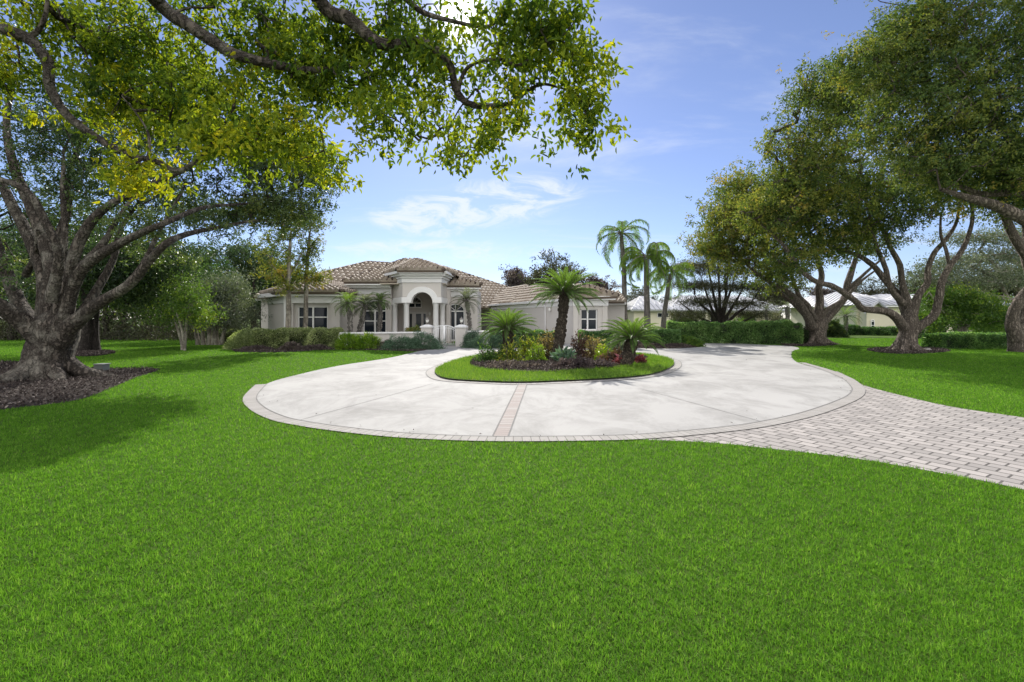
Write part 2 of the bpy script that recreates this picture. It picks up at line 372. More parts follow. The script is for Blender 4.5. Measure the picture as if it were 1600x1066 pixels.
M['tile_plain'] = simple('roof_tile_far', (.36, .27, .21), .8, var=.25, scale=4)
M['stucco_y'] = simple('cream_stucco', (.62, .58, .44), .9, var=.05)
M['leaf_t1'] = leafmat('dark_camphor_leaf', [(0, (.022, .045, .024)), (.35, (.060, .100, .040)), (.65, (.125, .170, .052)), (.9, (.22, .25, .07)), (1, (.30, .28, .06))], .38, .4, .4, .7, .28)  # darker, bluer green leaf colour of the left camphor tree
M['leaf_mix'] = leafmat('brown_green_leaf', [(0, (.03, .035, .02)), (.4, (.07, .065, .045)), (.7, (.08, .10, .04)), (1, (.16, .14, .09))], .25, .5, .3, .4, .45)
M['leaf_mix2'] = leafmat('orange_tip_leaf', [(0, (.04, .08, .02)), (.5, (.12, .19, .05)), (.75, (.30, .30, .10)), (1, (.5, .22, .08))], .3, .4, .4, 1.2, .35)
M['leaf_mix3'] = leafmat('yellow_green_croton', [(0, (.02, .06, .015)), (.45, (.07, .14, .02)), (.75, (.30, .34, .03)), (1, (.40, .38, .05))], .35, .4, .4, 2.5, .35)

# ------------------------------------------------------------------ foliage tools
def unit(a): return a/np.maximum(np.linalg.norm(a, axis=-1, keepdims=True), 1e-9)
def leaf_arrays(c, L_, ratio=.42, r=None, up=.6, droop=.25, hi=False, dirs=None):
    """leaves at points c (n,3)"""
    r = r or rng; n = len(c); L_ = (np.full(n, L_) if np.isscalar(L_) else L_)*r.uniform(.7, 1.25, n)
    d = r.normal(size=(n, 3)); d[:, 2] -= droop*1.5
    if dirs is not None: d = d*.7+dirs
    d = unit(d); nn = r.normal(size=(n, 3)); nn[:, 2] += up*1.5
    s = unit(np.cross(d, nn)); nn = np.cross(s, d); W_ = (L_*ratio/2)[:, None]; Lc = L_[:, None]
    fold = nn*W_*.45
    if not hi:
        V = np.stack([c, c+d*Lc*.45+s*W_+fold, c+d*Lc-nn*W_*.3, c+d*Lc*.45-s*W_+fold], 1).reshape(-1, 3)
        Q = np.arange(n*4).reshape(-1, 4); k = 4
    else:
        V = np.stack([c, c+d*Lc*.28+s*W_*.9+fold, c+d*Lc*.65+s*W_*.8+fold*.5, c+d*Lc-nn*W_*.8,
                      c+d*Lc*.65-s*W_*.8+fold*.5, c+d*Lc*.28-s*W_*.9+fold], 1).reshape(-1, 3)
        b = np.arange(n)[:, None]*6
        Q = np.concatenate([b+np.array([[0, 1, 2, 3]]), b+np.array([[0, 3, 4, 5]])]); k = 6
    return V, Q, k
class Acc:
    def __init__(s): s.V = []; s.Q = []; s.A = []; s.n = 0
    def add(s, V, Q, A):
        s.V.append(V); s.Q.append(Q+s.n); s.A.append(A); s.n += len(V)
    def build(s, name, mat, parent=None, smooth=False, loc=None):
        return np_mesh(name, np.concatenate(s.V), np.concatenate(s.Q), mat, parent, attrs={'tone': np.concatenate(s.A)}, smooth=smooth, loc=loc)
def tube_np(acc, pts, rad, seg=6, rough=0., r=None, tone=.5, flute=0., nfl=5):
    pts = np.asarray(pts, float); m = len(pts); r = r or rng
    t = np.gradient(pts, axis=0); t = unit(t)
    a = np.cross(t[0], (0, 0, 1.) if abs(t[0][2]) < .9 else (1., 0, 0)); a /= np.linalg.norm(a)
    ring = []; an = np.arange(seg)*2*math.pi/seg
    for i in range(m):
        a = a-t[i]*np.dot(a, t[i]); a /= np.linalg.norm(a)+1e-9; b = np.cross(t[i], a)
        rr = rad[i]*(1+rough*r.uniform(-1, 1, seg))
        if flute: rr = rr*(1+flute*np.clip(1-i/4., 0, 1)*np.sin(an*nfl+.7)+.05*np.sin(an*3+i*.7))
        ring.append(pts[i]+np.outer(np.cos(an)*rr, a)+np.outer(np.sin(an)*rr, b))
    V = np.concatenate(ring); k = np.arange(seg); k2 = (k+1) % seg
    Q = np.concatenate([np.stack([j*seg+k, j*seg+k2, (j+1)*seg+k2, (j+1)*seg+k], 1) for j in range(m-1)])
    acc.add(V, Q, np.full(len(V), tone))
def limb(pts, n=5):
    """pts: [(px,py,D,r)] -> smooth xyz path and radii"""
    a = np.array([[*P(p[0], p[1], p[2]), p[3]] for p in pts]); s = smooth_poly(a, n, closed=False)
    return s[:, :3], np.maximum(s[:, 3], .01)
def limbw(pts, n=5):
    s = smooth_poly(np.array(pts, float), n, closed=False); return s[:, :3], np.maximum(s[:, 3], .01)

def tree(name, label, cat, base, limbs, lobes, leafm, barkm, per=60, leaf=.12, cl=.42, group=None, ratio=.42, hi=False,
         seed=1, gap=.0, segs=10, droop=.25, twig=.006, spread=.18, flat=.65, rough=.05, flute=.12, buttress=None, up=.6, world=False, gscale=.5):
    """limbs: list of (path, radii); lobes: (px,py,D, rpx, rpy, rD, n clusters, tone) filled ellipsoids"""
    r = np.random.default_rng(seed)
    root = empty(name, base, label, cat, group)
    tr = Acc()
    for i, (p, rad) in enumerate(limbs): tube_np(tr, p+r.normal(0, .006, p.shape)*np.minimum(rad, .2)[:, None]*3, rad, segs, rough, r, flute=flute if i == 0 else 0)
    if buttress:
        bx, by, br, nb, ln = buttress
        for k in range(nb):
            a = 2*math.pi*(k+.3*r.uniform(-1, 1))/nb; l = ln*r.uniform(.7, 1.25); s_ = np.linspace(0, 1, 7)
            pth = np.stack([bx+math.cos(a)*(br*.35+l*s_), by+math.sin(a)*(br*.35+l*s_), .9*br*np.exp(-s_*3.6)*1.1-.03-.05*s_], 1)
            tube_np(tr, pth, br*.36*(1-s_*.8), 8, .08, r)
    cen = []; tone = []
    for lb in lobes:
        if world: cx, cy, cz, rx, ry, rz, n, tn = lb; c0 = np.array((cx, cy, cz)); R = np.array((rx, ry, rz))
        else:
            px, py, D, rpx, rpy, rD, n, tn = lb; c0 = np.array(P(px, py, D)); R = np.array((rpx*D/F, rD, rpy*D/F))
        u = unit(r.normal(size=(n, 3)))*(r.uniform(0, 1, n)**.40)[:, None]
        cen.append(c0+u*R); tone.append(np.full(n, tn)+r.normal(0, .15, n))
    cen = np.concatenate(cen); tone = np.concatenate(tone)
    if gap:
        keep = np.array([noise.noise(Vector(c*gscale)+Vector((seed*7.3, 0, 0))) > gap-.5 for c in cen]); cen = cen[keep]; tone = tone[keep]
    nodes = np.concatenate([p[max(1, len(p)//4):] for p, _ in limbs]); nl = len(nodes)
    # nearest-first growth: each cluster hangs on the nearest branch already there
    dl = np.array([np.min(np.sum((nodes-c)**2, 1)) for c in cen]); o = np.argsort(dl); cen = cen[o]; tone = tone[o]
    allp = np.concatenate([nodes, cen]); par = np.zeros(len(cen), int); cnt = np.ones(len(allp))
    for i, c in enumerate(cen): par[i] = np.argmin(np.sum((allp[:nl+i]-c)**2, 1))
    for i in range(len(cen)-1, -1, -1): cnt[par[i]] += cnt[nl+i]
    br = tr
    for i, c in enumerate(cen):
        a = allp[par[i]]; l = np.linalg.norm(c-a); q = a*.5+c*.5+r.normal(0, .09, 3)*l; q[2] -= .02*l
        r0 = twig*math.sqrt(cnt[nl+i])*1.0+twig*.4
        tube_np(br, np.array([a, q, c]), [r0*1.25, r0*1.05, r0*.75], 4)
    tr.build('trunk', barkm, root, smooth=True)
    n = per*len(cen); idx = np.repeat(np.arange(len(cen)), per)
    off = r.normal(size=(n, 3))*np.array((1, 1, flat))*cl*.55
    # leaves gather on small sprays inside each cluster
    ns = max(3, per//13); sp = r.normal(size=(len(cen), ns, 3))*np.array((1, 1, flat))*cl*.55
    pick = r.integers(0, ns, n); off = sp[idx, pick]+r.normal(size=(n, 3))*cl*spread
    V, Q, k = leaf_arrays(cen[idx]+off, leaf, ratio, r, up, droop, hi)
    tn = np.clip(tone[idx]+r.normal(0, .10, n), .01, .99)
    np_mesh('crown', V, Q, leafm, root, attrs={'tone': np.repeat(tn, k)})
    return root

def bush(name, label, cat, c, R, n, leaf, lm, group=None, tone=.5, seed=0, lump=.22, ratio=.5, stems=5, shell=.28, up=.5, droop=0., hi=False):
    """c = base centre on the ground, R = radii (x, y, height)"""
    r = np.random.default_rng(seed+100)
    root = empty(name, c, label, cat, group)
    u = unit(r.normal(size=(n, 3))); u[:, 2] = np.abs(u[:, 2])*1.0-.12
    lu = np.array([noise.noise(Vector(x*2.6)+Vector((seed*3.1, 0, 0))) for x in u]) if n < 9000 else np.repeat(np.array([noise.noise(Vector(x*2.6)+Vector((seed*3.1, 0, 0))) for x in u[:n//4+1]]), 4)[:n]
    if n >= 9000: u = np.repeat(u[:n//4+1], 4, axis=0)[:n]; u = unit(u+r.normal(0, .04, u.shape))
    rad = (1-shell*np.abs(r.normal(0, .7, n)))*(1+lump*2*lu)
    p = np.array(c)+u*np.clip(rad, .1, 1.6)[:, None]*np.array(R); p[:, 2] = np.maximum(p[:, 2], c[2]+.02)
    V, Q, k = leaf_arrays(p, leaf, ratio, r, up, droop, hi, dirs=u*.9)
    tn = np.clip(tone+r.normal(0, .18, n)+lu*.3, .01, .99)
    np_mesh('foliage', V, Q, lm, root, attrs={'tone': np.repeat(tn, k)})
    if stems:
        st = Acc()
        for i in range(stems):
            a = r.uniform(0, 6.28); e = np.array(c)+np.array((math.cos(a)*R[0]*.6, math.sin(a)*R[1]*.6, R[2]*.75))
            b = np.array(c)+np.array((math.cos(a)*R[0]*.15, math.sin(a)*R[1]*.15, -.03))
            tube_np(st, np.array([b, (b+e)/2+r.normal(0, .04, 3), e]), [.022, .016, .008], 5)
        st.build('stem', M['twig'], root, smooth=True)
    return root

def hedge(name, label, p, q, w, h, n, leaf, lm, seed=0, group=None, tone=.5, z0=0., core=True, cat='hedge'):
    """clipped hedge along p -> q on the ground"""
    r = np.random.default_rng(seed+500); p = np.array(p, float); q = np.array(q, float); d = q-p; l = np.linalg.norm(d); d /= l; nn = np.array((d[1], -d[0]))
    root = empty(name, ((p[0]+q[0])/2, (p[1]+q[1])/2, 0), label, cat, group)
    A = np.array((l*w, l*h*2, w*h*2)); A = A/A.sum(); k = r.choice(3, n, p=A)
    s = r.uniform(0, l, n); t = r.uniform(-w/2, w/2, n); z = r.uniform(z0, h, n)
    sg = np.where(r.uniform(size=n) < .6, 1, -1); dep = np.abs(r.normal(0, .06, n))
    nrm = np.zeros((n, 3))
    t = np.where(k == 1, sg*(w/2-dep), t); z = np.where(k == 0, h-dep, z); s = np.where(k == 2, np.where(sg > 0, l-dep, dep), s)
    nrm[k == 0] = (0, 0, 1); nrm[k == 1] = np.stack([nn[0]*sg[k == 1], nn[1]*sg[k == 1], 0*sg[k == 1]], 1); nrm[k == 2] = np.stack([d[0]*sg[k == 2], d[1]*sg[k == 2], 0*sg[k == 2]], 1)
    lu = np.array([noise.noise(Vector((a*1.7, b*1.7, seed))) for a, b in zip(s, z)])
    t = t*(1+lu*.40)+lu*.10+r.normal(0, .03, n); z = z*(1+lu*.20)+r.normal(0, .02, n)*(z > h*.7)
    # round the top edges
    e = np.clip((z-h*.65)/(h*.35), 0, 1); t = t*(1-.25*e*e)
    pos = np.stack([p[0]+d[0]*s+nn[0]*t, p[1]+d[1]*s+nn[1]*t, np.maximum(z, .02)], 1)
    V, Q, kk = leaf_arrays(pos, leaf, .5, r, .3, -.1, False, dirs=nrm*1.0)
    tn = np.clip(tone+r.normal(0, .24, n)+lu*.4, .01, .99)
    np_mesh('foliage', V, Q, lm, root, attrs={'tone': np.repeat(tn, kk)})
    if core:
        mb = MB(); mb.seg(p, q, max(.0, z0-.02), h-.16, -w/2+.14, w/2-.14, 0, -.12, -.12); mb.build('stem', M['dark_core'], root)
    return root
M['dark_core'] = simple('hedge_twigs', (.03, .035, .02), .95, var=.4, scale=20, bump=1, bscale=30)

def frond(acc, rac, r, base, az, el, length, droopf, nleaf=34, ll=.16, lw=.012, vee=.5, tone=.5, hang=0., taper=True, curl=0.):
    """one feather leaf: rachis + two rows of leaflets"""
    n = 12; p = np.array(base, float); a = el; pts = [p.copy()]; st = length/n
    hx, hy = math.cos(az), math.sin(az)
    for i in range(n):
        p = p+np.array((hx*math.cos(a), hy*math.cos(a), math.sin(a)))*st; pts.append(p.copy()); a -= droopf*(i+1)/n*(2/n)
    pts = np.array(pts); tube_np(rac, pts, np.linspace(lw*1.3, lw*.3, n+1)*.9, 4)
    t = np.linspace(.12, 1, nleaf); f = t*n; i0 = np.minimum(f.astype(int), n-1); fr = (f-i0)[:, None]
    pos = pts[i0]*(1-fr)+pts[i0+1]*fr; tan = unit(pts[i0+1]-pts[i0])
    side = np.array((-hy, hx, 0.)); upv = unit(np.cross(tan, side)); upv *= np.sign(upv[:, 2:3]+1e-6)
    prof = np.sin(np.clip(t*1.05, 0, 1)*math.pi*.9+.25)**.6 if taper else np.ones(nleaf)
    for sg in (-1, 1):
        d = unit(tan*.55+side*sg*.85+upv*vee+r.normal(0, .06, (nleaf, 3)))
        l = (ll*prof*r.uniform(.9, 1.1, nleaf))[:, None]
        mid = pos+d*l*.5; d2 = unit(d+np.array((0, 0, -1.))*(hang*1.2+.12)); end = mid+d2*l*.5
        if hang > .8: mid = pos+unit(d+np.array((0, 0, -.4)))*l*.3; end = mid+unit(d*.25+np.array((0, 0, -1.)))*l*.7
        wv = unit(np.cross(d, upv))*lw; wv2 = tan*lw
        ww = tan*lw*.5
        V = np.stack([pos-ww, pos+ww, mid+ww*1.3, mid-ww*1.3, end+ww*.2, end-ww*.2], 1).reshape(-1, 3)
        b = np.arange(nleaf)[:, None]*6
        Q = np.concatenate([b+np.array([[0, 1, 2, 3]]), b+np.array([[3, 2, 4, 5]])])
        acc.add(V, Q, np.repeat(np.clip(tone+r.normal(0, .1, nleaf), 0, 1), 6))

def lumpy_trunk(path, radii, bark, root, seed=0, scales=True, seg=12):
    r = np.random.default_rng(seed); tr = Acc()
    tube_np(tr, path, radii, seg, .10 if scales else .02, r)
    if scales:   # stubs of old leaf bases
        L_ = len(path)
        for i in range(int(L_*20)):
            f = r.uniform(.03, .99)*(L_-1); j = int(f); q = path[j]*(1-(f-j))+path[min(j+1, L_-1)]*(f-j); rd = np.interp(f, range(L_), radii)
            a = r.uniform(0, 6.28); o = np.array((math.cos(a), math.sin(a), .5)); b = q+o*rd*np.array((.8, .8, 0))
            tube_np(tr, np.array([b, b+o*.05, b+o*np.array((.06, .06, .15))]), [.042, .036, .014], 5)
    tr.build('trunk', bark, root, smooth=not scales)

def sago(label, base, crown, rad, tr0, tr1, nf, seed, ll=.17, cat='sago palm', bulge=None):
    r = np.random.default_rng(seed); root = empty('sago_palm', base, label, cat, 'sago palms on the island bed')
    b = np.array(base); c = np.array(crown); t = np.linspace(0, 1, 9)[:, None]
    path = b*(1-t)+c*t+np.sin(t*math.pi)*np.array((.05, .03, 0)); path[0, 2] -= .05
    rd = tr0*(1-t[:, 0])+tr1*t[:, 0]; rd = rd*(1+.12*np.sin(t[:, 0]*14+seed))
    lumpy_trunk(path, rd, M['bark_sago'], root, seed)
    lf = Acc(); rc = Acc()
    for i in range(nf):
        f = (i+.5)/nf; el = math.radians(78-95*f**.9)+r.normal(0, .05); az = i*2.39996+r.normal(0, .12)
        frond(lf, rc, r, c+np.array((math.cos(az), math.sin(az), .0))*tr1*.5, az, el, rad*(1.0+.12*r.normal()*.6)*(.92 if f < .25 else 1.08), 1.0-.25*f, 50, ll, .013, .55, tone=.72-.45*f)
    lf.build('fronds', M['leaf_sago'], root); rc.build('frond_stalks', M['twig'], root)
    return root

def feather_palm(name, label, base, path, radii, crown, nf, length, seed, lm, bark, ll=.5, hang=.9, lw=.02, droopf=2.2, group=None, el0=75, el1=-50, tone=.55, nleaf=40, scales=False, cat='palm tree', root=None, vee=.1):
    r = np.random.default_rng(seed)
    if root is None:
        root = empty(name, base, label, cat, group)
    lumpy_trunk(np.array(path, float), np.array(radii, float), bark, root, seed, scales, 12)
    lf = Acc(); rc = Acc(); c = np.array(crown)
    for i in range(nf):
        f = (i+.5)/nf; az = i*2.39996+r.normal(0, .2); el = math.radians(el0+(el1-el0)*f)+r.normal(0, .08)
        frond(lf, rc, r, c, az, el, length*r.uniform(.88, 1.1), droopf*(1-.4*f), nleaf, ll, lw, vee, tone=tone-.25*f, hang=hang)
    lf.build('fronds', lm, root); rc.build('frond_stalks', M['bark_palm'], root, smooth=True)
    return root

# ------------------------------------------------------------------ ground, drive, beds
gr = MB(); gr.add([(-400, -60, 0), (400, -60, 0), (400, 900, 0), (-400, 900, 0)], [(0, 1, 2, 3)]); tag(gr.build('ground', M['lawn']), kind='structure')

inner_px = [(399,621),(411,637.6),(444,653),(485,661.5),(529,668),(596,675.5),(664,680.5),(768,684),(900,683.5),(1000,680.5),(1112,671),(1187,661),(1262,644),(1319,623),(1333,611),(1329,602),(1319,593),(1304,586),(1281,577),(1247,567),(1237,558),(1239,549),(1249,545),(1239,541.5),(1220,540),(1163,537.5),(1089,534),(960,531.5),(790,532.5),(735,538),(712,539.5),(677,539.5),(664,546),(640,552.5),(603,560.5),(529,572),(461,587),(415,601)]
conc = smooth_poly([G(*p) for p in inner_px], 5)
near = smooth_poly([G(*p) for p in inner_px[:20]], 5, False)   # the stretch with a brick edge
start = G(415, 601)
def offset(path, w):
    t = unit(np.gradient(path, axis=0)); n = np.stack([t[:, 1], -t[:, 0]], 1); return path+n*w
def strip(name, path, w0, w1, z, mat, label=None, kind='structure', thick=0.):
    a = offset(path, w0); b = offset(path, w1); n = len(path)
    V = np.concatenate([np.c_[a, np.full(n, z)], np.c_[b, np.full(n, z)]]); i = np.arange(n-1)
    Q = np.stack([i, i+n, i+n+1, i+1], 1)
    o = np_mesh(name, V, Q, mat); me = o.data
    s = np.concatenate([[0], np.cumsum(np.linalg.norm(np.diff(path, axis=0), axis=1))]); uv = me.uv_layers.new(name='UVMap')
    li = np.zeros(len(me.loops), np.int32); me.loops.foreach_get('vertex_index', li)
    u = np.where(li < n, s[li % n], s[li % n]); v = np.where(li < n, w0, w1)-w0
    uv.data.foreach_set('uv', np.stack([u, v+.003], 1).astype(np.float32).ravel())
    if o.data.polygons[0].normal.z < 0: o.data.flip_normals()
    return tag(o, kind=kind)
outer_px = [(1337,717),(1450,736),(1544,754),(1600,766),(1760,798),(1900,700),(1700,672),(1600,653),(1487,636),(1412,619),(1349,602),(1326,589),(1300,580),(1250,600),(1150,640),(1000,670),(960,683),(1000,687.5),(1112,692),(1225,704)]
pav = smooth_poly([G(*p) for p in outer_px], 3)
tag(sheet('paver_drive', pav, .004, M['paver']), kind='structure')
sheet('concrete_drive', conc, .008, M['concrete'])
ring = smooth_poly([start]+[G(*p) for p in inner_px[:20]], 8, False)
strip('brick_edging', ring, -.02, .215, .0135, M['brick'])
strip('edging_joint', ring, -.032, -.012, .0175, M['joint'])
s1, s2 = G(781.5, 683.5), G(817, 600.5); sp = np.array([np.array(s1)*(1-t)+np.array(s2)*t for t in np.linspace(0, 1, 30)])
strip('brick_strip', sp, -.095, .095, .0125, M['brick_red'])
for w in (-.113, .096): strip('strip_joint', sp, w, w+.018, .0165, M['joint'])
def jline(a, b, w=.012):
    a = np.array(G(*a)); b = np.array(G(*b)); q = np.array([a*(1-t)+b*t for t in np.linspace(0, 1, 12)]); q[1:-1] += rng.normal(0, .004, (10, 2))
    strip('control_joint', q, -w/2, w/2, .0115, M['joint'])
for a, b in [((470,657),(677,600)),((532,572.5),(676,578)),((1000,608),(1190,660)),((1052,580),(1325,597)),((1060,562),(1270,573)),((1010,550),(1235,549)),((660,549),(730,560)),((735,541),(745,556))]: jline(a, b)
# island
isl_px = [(680,585),(697,593.7),(749,597.6),(812,599.5),(884,597),(956,593.5),(1014,587.5),(1042,579),(1053,570),(1045,562),(1011,555),(950,551),(860,550.5),(780,553.5),(735,559),(705,567),(684,577)]
isl = smooth_poly([G(*p) for p in isl_px], 5)
isl_c = np.vstack([isl, isl[:1]])
area = .5*np.sum(isl[:, 0]*np.roll(isl[:, 1], -1)-np.roll(isl[:, 0], -1)*isl[:, 1]); sgn = 1 if area > 0 else -1
strip('island_brick_edging', isl_c, 0*sgn, .24*sgn, .0145, M['brick'])
strip('island_edging_joint', isl_c, .24*sgn, .262*sgn, .0185, M['joint'])
sheet('island_ground', isl, .05, M['lawn'])
mul_px = [(735,570),(745,577),(790,582.5),(850,584.5),(900,581),(950,576),(985,571),(1010,564),(1000,558),(940,555),(850,554),(780,557),(745,562)]
mul = smooth_poly([G(*p) for p in mul_px], 5)
sheet('island_mulch', mul, .075, M['mulch'])
# mulch round trees and in the beds
beds = {}
def bed(name, px, z=.0105, world=False):
    poly = smooth_poly([p if world else G(*p) for p in px], 5); sheet(name, poly, z, M['mulch']); beds[name] = poly; return poly
bed('left_tree_mulch', [(-160,650),(36,637),(125,625),(171,608),(214,590),(248,578),(215,575.5),(143,576.5),(110,572),(60,566),(-60,568),(-160,590)])
bed('left_back_mulch', [(100,551),(130,548),(172,549),(176,553),(140,557.5),(112,556)])
bed('right_tree_mulch', [(1355,546.5),(1400,543.5),(1460,545),(1485,549),(1440,553),(1385,552.5)])
bed('far_tree_mulch', [(1222,536),(1260,532),(1300,536),(1305,539.5),(1270,541.5),(1228,540.5)])
bed('right_bed_mulch', [(955,540),(1000,544.5),(1050,545),(1092,542.5),(1085,538.5),(1040,536),(985,534.5)], .015)
bed('house_bed_left', [(365,549),(400,551),(450,550.5),(520,547),(600,548),(650,549.5),(672,544),(660,536),(560,536),(450,538),(375,541)])
bed('house_bed_right', [(725,541),(745,543.5),(790,543),(800,538),(770,534),(735,533)], .017)

# ---- grass
def grass(name, n_scale, lo, hi, mask, mat, h0, w0, z=0., tone=.5, seed=3, parent=None, ex=1.28):
    r = np.random.default_rng(seed); n = n_scale
    D = (lo**.4+(hi**.4-lo**.4)*r.uniform(size=n))**2.5; X = r.uniform(-ex, ex, n)*D
    k = mask(X+r.normal(0, .028, n), D+r.normal(0, .028, n)); X = X[k]; D = D[k]; n = len(X)
    s = (np.maximum(D, 2.0)/2.2)**.72; w = w0*s*r.uniform(.7, 1.3, n); h = h0*(np.minimum(s, 3)**.25)*r.uniform(.55, 1.25, n)
    cl = np.zeros(n)
    for k_ in range(11):      # clumps and thin places of several sizes
        f = 2*math.pi/(.06*1.22**k_ if k_ < 18 else .5*1.3**(k_-17)); a_ = r.uniform(0, 6.28); cl += np.sin(f*(X*math.cos(a_)+D*math.sin(a_))+r.uniform(0, 6.28)+1.7*np.sin(f*.37*(X*math.sin(a_)-D*math.cos(a_)+k_)))
    cl /= 2.65; h = h*np.clip(1+cl*.14, .5, 1.5)
    a = r.uniform(0, 6.28, n); t = r.normal(.0, .85, n); lean = r.uniform(0, 6.28, n)
    b = np.stack([X, D, np.full(n, z)], 1); sv = np.stack([np.cos(a), np.sin(a), 0*a], 1)*(w/2)[:, None]
    tip = b+np.stack([np.cos(lean)*h*np.abs(t), np.sin(lean)*h*np.abs(t), h*np.clip(1-t*t*.25, .35, 1)], 1)
    V = np.stack([b-sv, b+sv, tip], 1).reshape(-1, 3); T = np.arange(n*3).reshape(-1, 3)
    tn = np.clip(tone+r.normal(0, .15, n)+cl*.07, .01, .99)
    o = np_mesh(name, V, None, mat, T=T, attrs={'tone': np.repeat(tn, 3)})
    return o
excl = [conc, pav, isl, offset(ring, .25)[::2]] + list(beds.values())
ringband = np.vstack([ring, offset(ring, .235)[::-1]])
hedge_sh = []
def lawn_mask(x, y):
    k = np.ones(len(x), bool)
    for p in [conc, pav, isl, ringband]+list(beds.values()): k &= ~inpoly(x, y, p)
    return k
o = grass('lawn_grass', 1250000, 1.75, 36, lawn_mask, M['grass'], .027, .0050)
tag(o, 'short bright green grass covering the whole lawn round the drive', 'grass', kind='stuff')
rr_ = np.random.default_rng(5); n = 80000
X = rr_.uniform(isl[:, 0].min(), isl[:, 0].max(), n); Y = rr_.uniform(isl[:, 1].min(), isl[:, 1].max(), n); k = inpoly(X, Y, isl) & ~inpoly(X, Y, mul); X = X[k]; Y = Y[k]; n = len(X)
a = rr_.uniform(0, 6.28, n); l = rr_.uniform(0, 6.28, n); h = .085*rr_.uniform(.5, 1.3, n); w = .014
b = np.stack([X, Y, np.full(n, .045)], 1); sv = np.stack([np.cos(a), np.sin(a), 0*a], 1)*w/2; tip = b+np.stack([np.cos(l)*h*.6, np.sin(l)*h*.6, h], 1)
o = np_mesh('island_grass', np.stack([b-sv, b+sv, tip], 1).reshape(-1, 3), None, M['grass_b'], T=np.arange(n*3).reshape(-1, 3), attrs={'tone': np.repeat(np.clip(.45+rr_.normal(0, .2, n), 0, 1), 3)})
tag(o, 'ring of thick yellow green grass round the planted island bed', 'grass', kind='stuff')
# bark chips
def chips(name, label, polys, n, z, size=.05, seed=1):
    r = np.random.default_rng(seed); ps = []
    for p, zz_ in polys:
        q = np.stack([r.uniform(p[:, 0].min(), p[:, 0].max(), n), r.uniform(p[:, 1].min(), p[:, 1].max(), n)], 1); q = q[inpoly(q[:, 0], q[:, 1], p)]; ps.append(np.c_[q, np.full(len(q), zz_+.01)])
    c = np.concatenate(ps); V, Q, k = leaf_arrays(c+r.normal(0, .008, c.shape), size, .5, r, 1.6, -.1)
    o = np_mesh(name, V, Q, M['chips'], attrs={'tone': np.repeat(r.beta(1.1, 1.6, len(c)), k)}); tag(o, label, 'mulch', kind='stuff')
chips('bark_chips', 'loose bark mulch scattered over the planting beds', [(mul, .075)]+[(p, .018) for p in beds.values()], 30000, 0, .07)
#@@HOUSE
# ------------------------------------------------------------------ roofs
def plane3(a, b, c):
    a, b, c = Vector(a), Vector(b), Vector(c); n = (b-a).cross(c-a).normalized()
    if n.z < 0: n = -n
    return a, n
def ray(px, py, pl):
    d = Vector(((px-800)/F, 1, (HZ-py)/F)); o = Vector((0, 0, EYE)); t = (pl[0]-o).dot(pl[1])/d.dot(pl[1]); return o+d*t
TILE = {'V': [], 'Q': [], 'A': [], 'n': 0}
def tiles(poly, root, name='roof', seed=0, tw=.33, ex=.42, eave=None):
    """roof slope: deck board and rows of S-shaped tiles clipped to poly (3-D, planar)"""
    r = np.random.default_rng(seed); P3 = [Vector(p) for p in poly]
    n = Vector((0, 0, 0))
    for i in range(len(P3)): n += P3[i].cross(P3[(i+1) % len(P3)])
    n.normalize();  n = -n if n.z < 0 else n
    u = Vector((0, 0, 1)).cross(n).normalized(); v = n.cross(u).normalized()
    if v.z < 0: v = -v; u = -u
    o = P3[0]; q = np.array([((p-o).dot(u), (p-o).dot(v)) for p in P3])
    acc = Acc()
    # deck
    V = [tuple(p-n*.02) for p in P3]+[tuple(p-n*.14) for p in P3]
    # tiles
    us = np.arange(q[:, 0].min(), q[:, 0].max()+tw, tw); vs = np.arange(q[:, 1].min(), q[:, 1].max()+ex, ex)
    U, Vv = np.meshgrid(us, vs); U = U.ravel(); Vv = Vv.ravel(); k = inpoly(U+tw/2, Vv+ex*.5, q); U = U[k]; Vv = Vv[k]
    prof = np.array([(0, .0), (.04, 0), (.10, .0), (.125, .08), (.16, .14), (.21, .165), (.26, .14), (.29, .08), (.30, 0)])*np.array((tw/.30, 1)); m = len(prof)
    ct = len(U); ua = np.array(u); va = np.array(v); na = np.array(n); oa = np.array(o)
    U = U+r.normal(0, .004, ct)
    def row(dv, lift, hs): return oa+((U[:, None]+prof[None, :, 0])[..., None]*ua)+((Vv+dv)[:, None, None]*va)+((prof[None, :, 1]*hs+lift)[..., None]*na)
    A = row(-.02, -.01, .0); B = row(-.02, .095, 1.); D_ = row(ex+.01, .0, .85)
    VV = np.concatenate([A, B, D_], 1).reshape(-1, 3); b = np.arange(ct)[:, None]*(3*m); i = np.arange(m-1)
    Q1 = np.stack([i, i+1, m+i+1, m+i], 1); Q2 = np.stack([m+i, m+i+1, 2*m+i+1, 2*m+i], 1)
    QQ = np.concatenate([Q1, Q2]); QQ = (b[:, :, None]+QQ[None]).reshape(-1, 4)
    acc.add(VV, QQ, np.repeat(np.clip(r.normal(.62, .12, ct), 0, 1), 3*m))
    ob = acc.build(name, M['tile'], root)
    d = MB(); m2 = len(P3); d.add(V, [tuple(range(m2)), tuple(range(2*m2-1, m2-1, -1))]+[(i, (i+1) % m2, m2+(i+1) % m2, m2+i) for i in range(m2)])
    d.build('roof_deck', M['ridge'], root).parent = ob
    return ob
def ridge(a, b, root, par):
    a = Vector(a); b = Vector(b); L_ = (b-a).length; n = max(1, int(L_/.38)); mb = MB()
    for i in range(n):
        p = a.lerp(b, i/n); q = a.lerp(b, (i+1.12)/n); mb.tube([p+Vector((0, 0, .07)), q+Vector((0, 0, .05))], [.13, .10], 8)
    o = mb.build('ridge_cap', M['ridge'], root); o.parent = par; return o

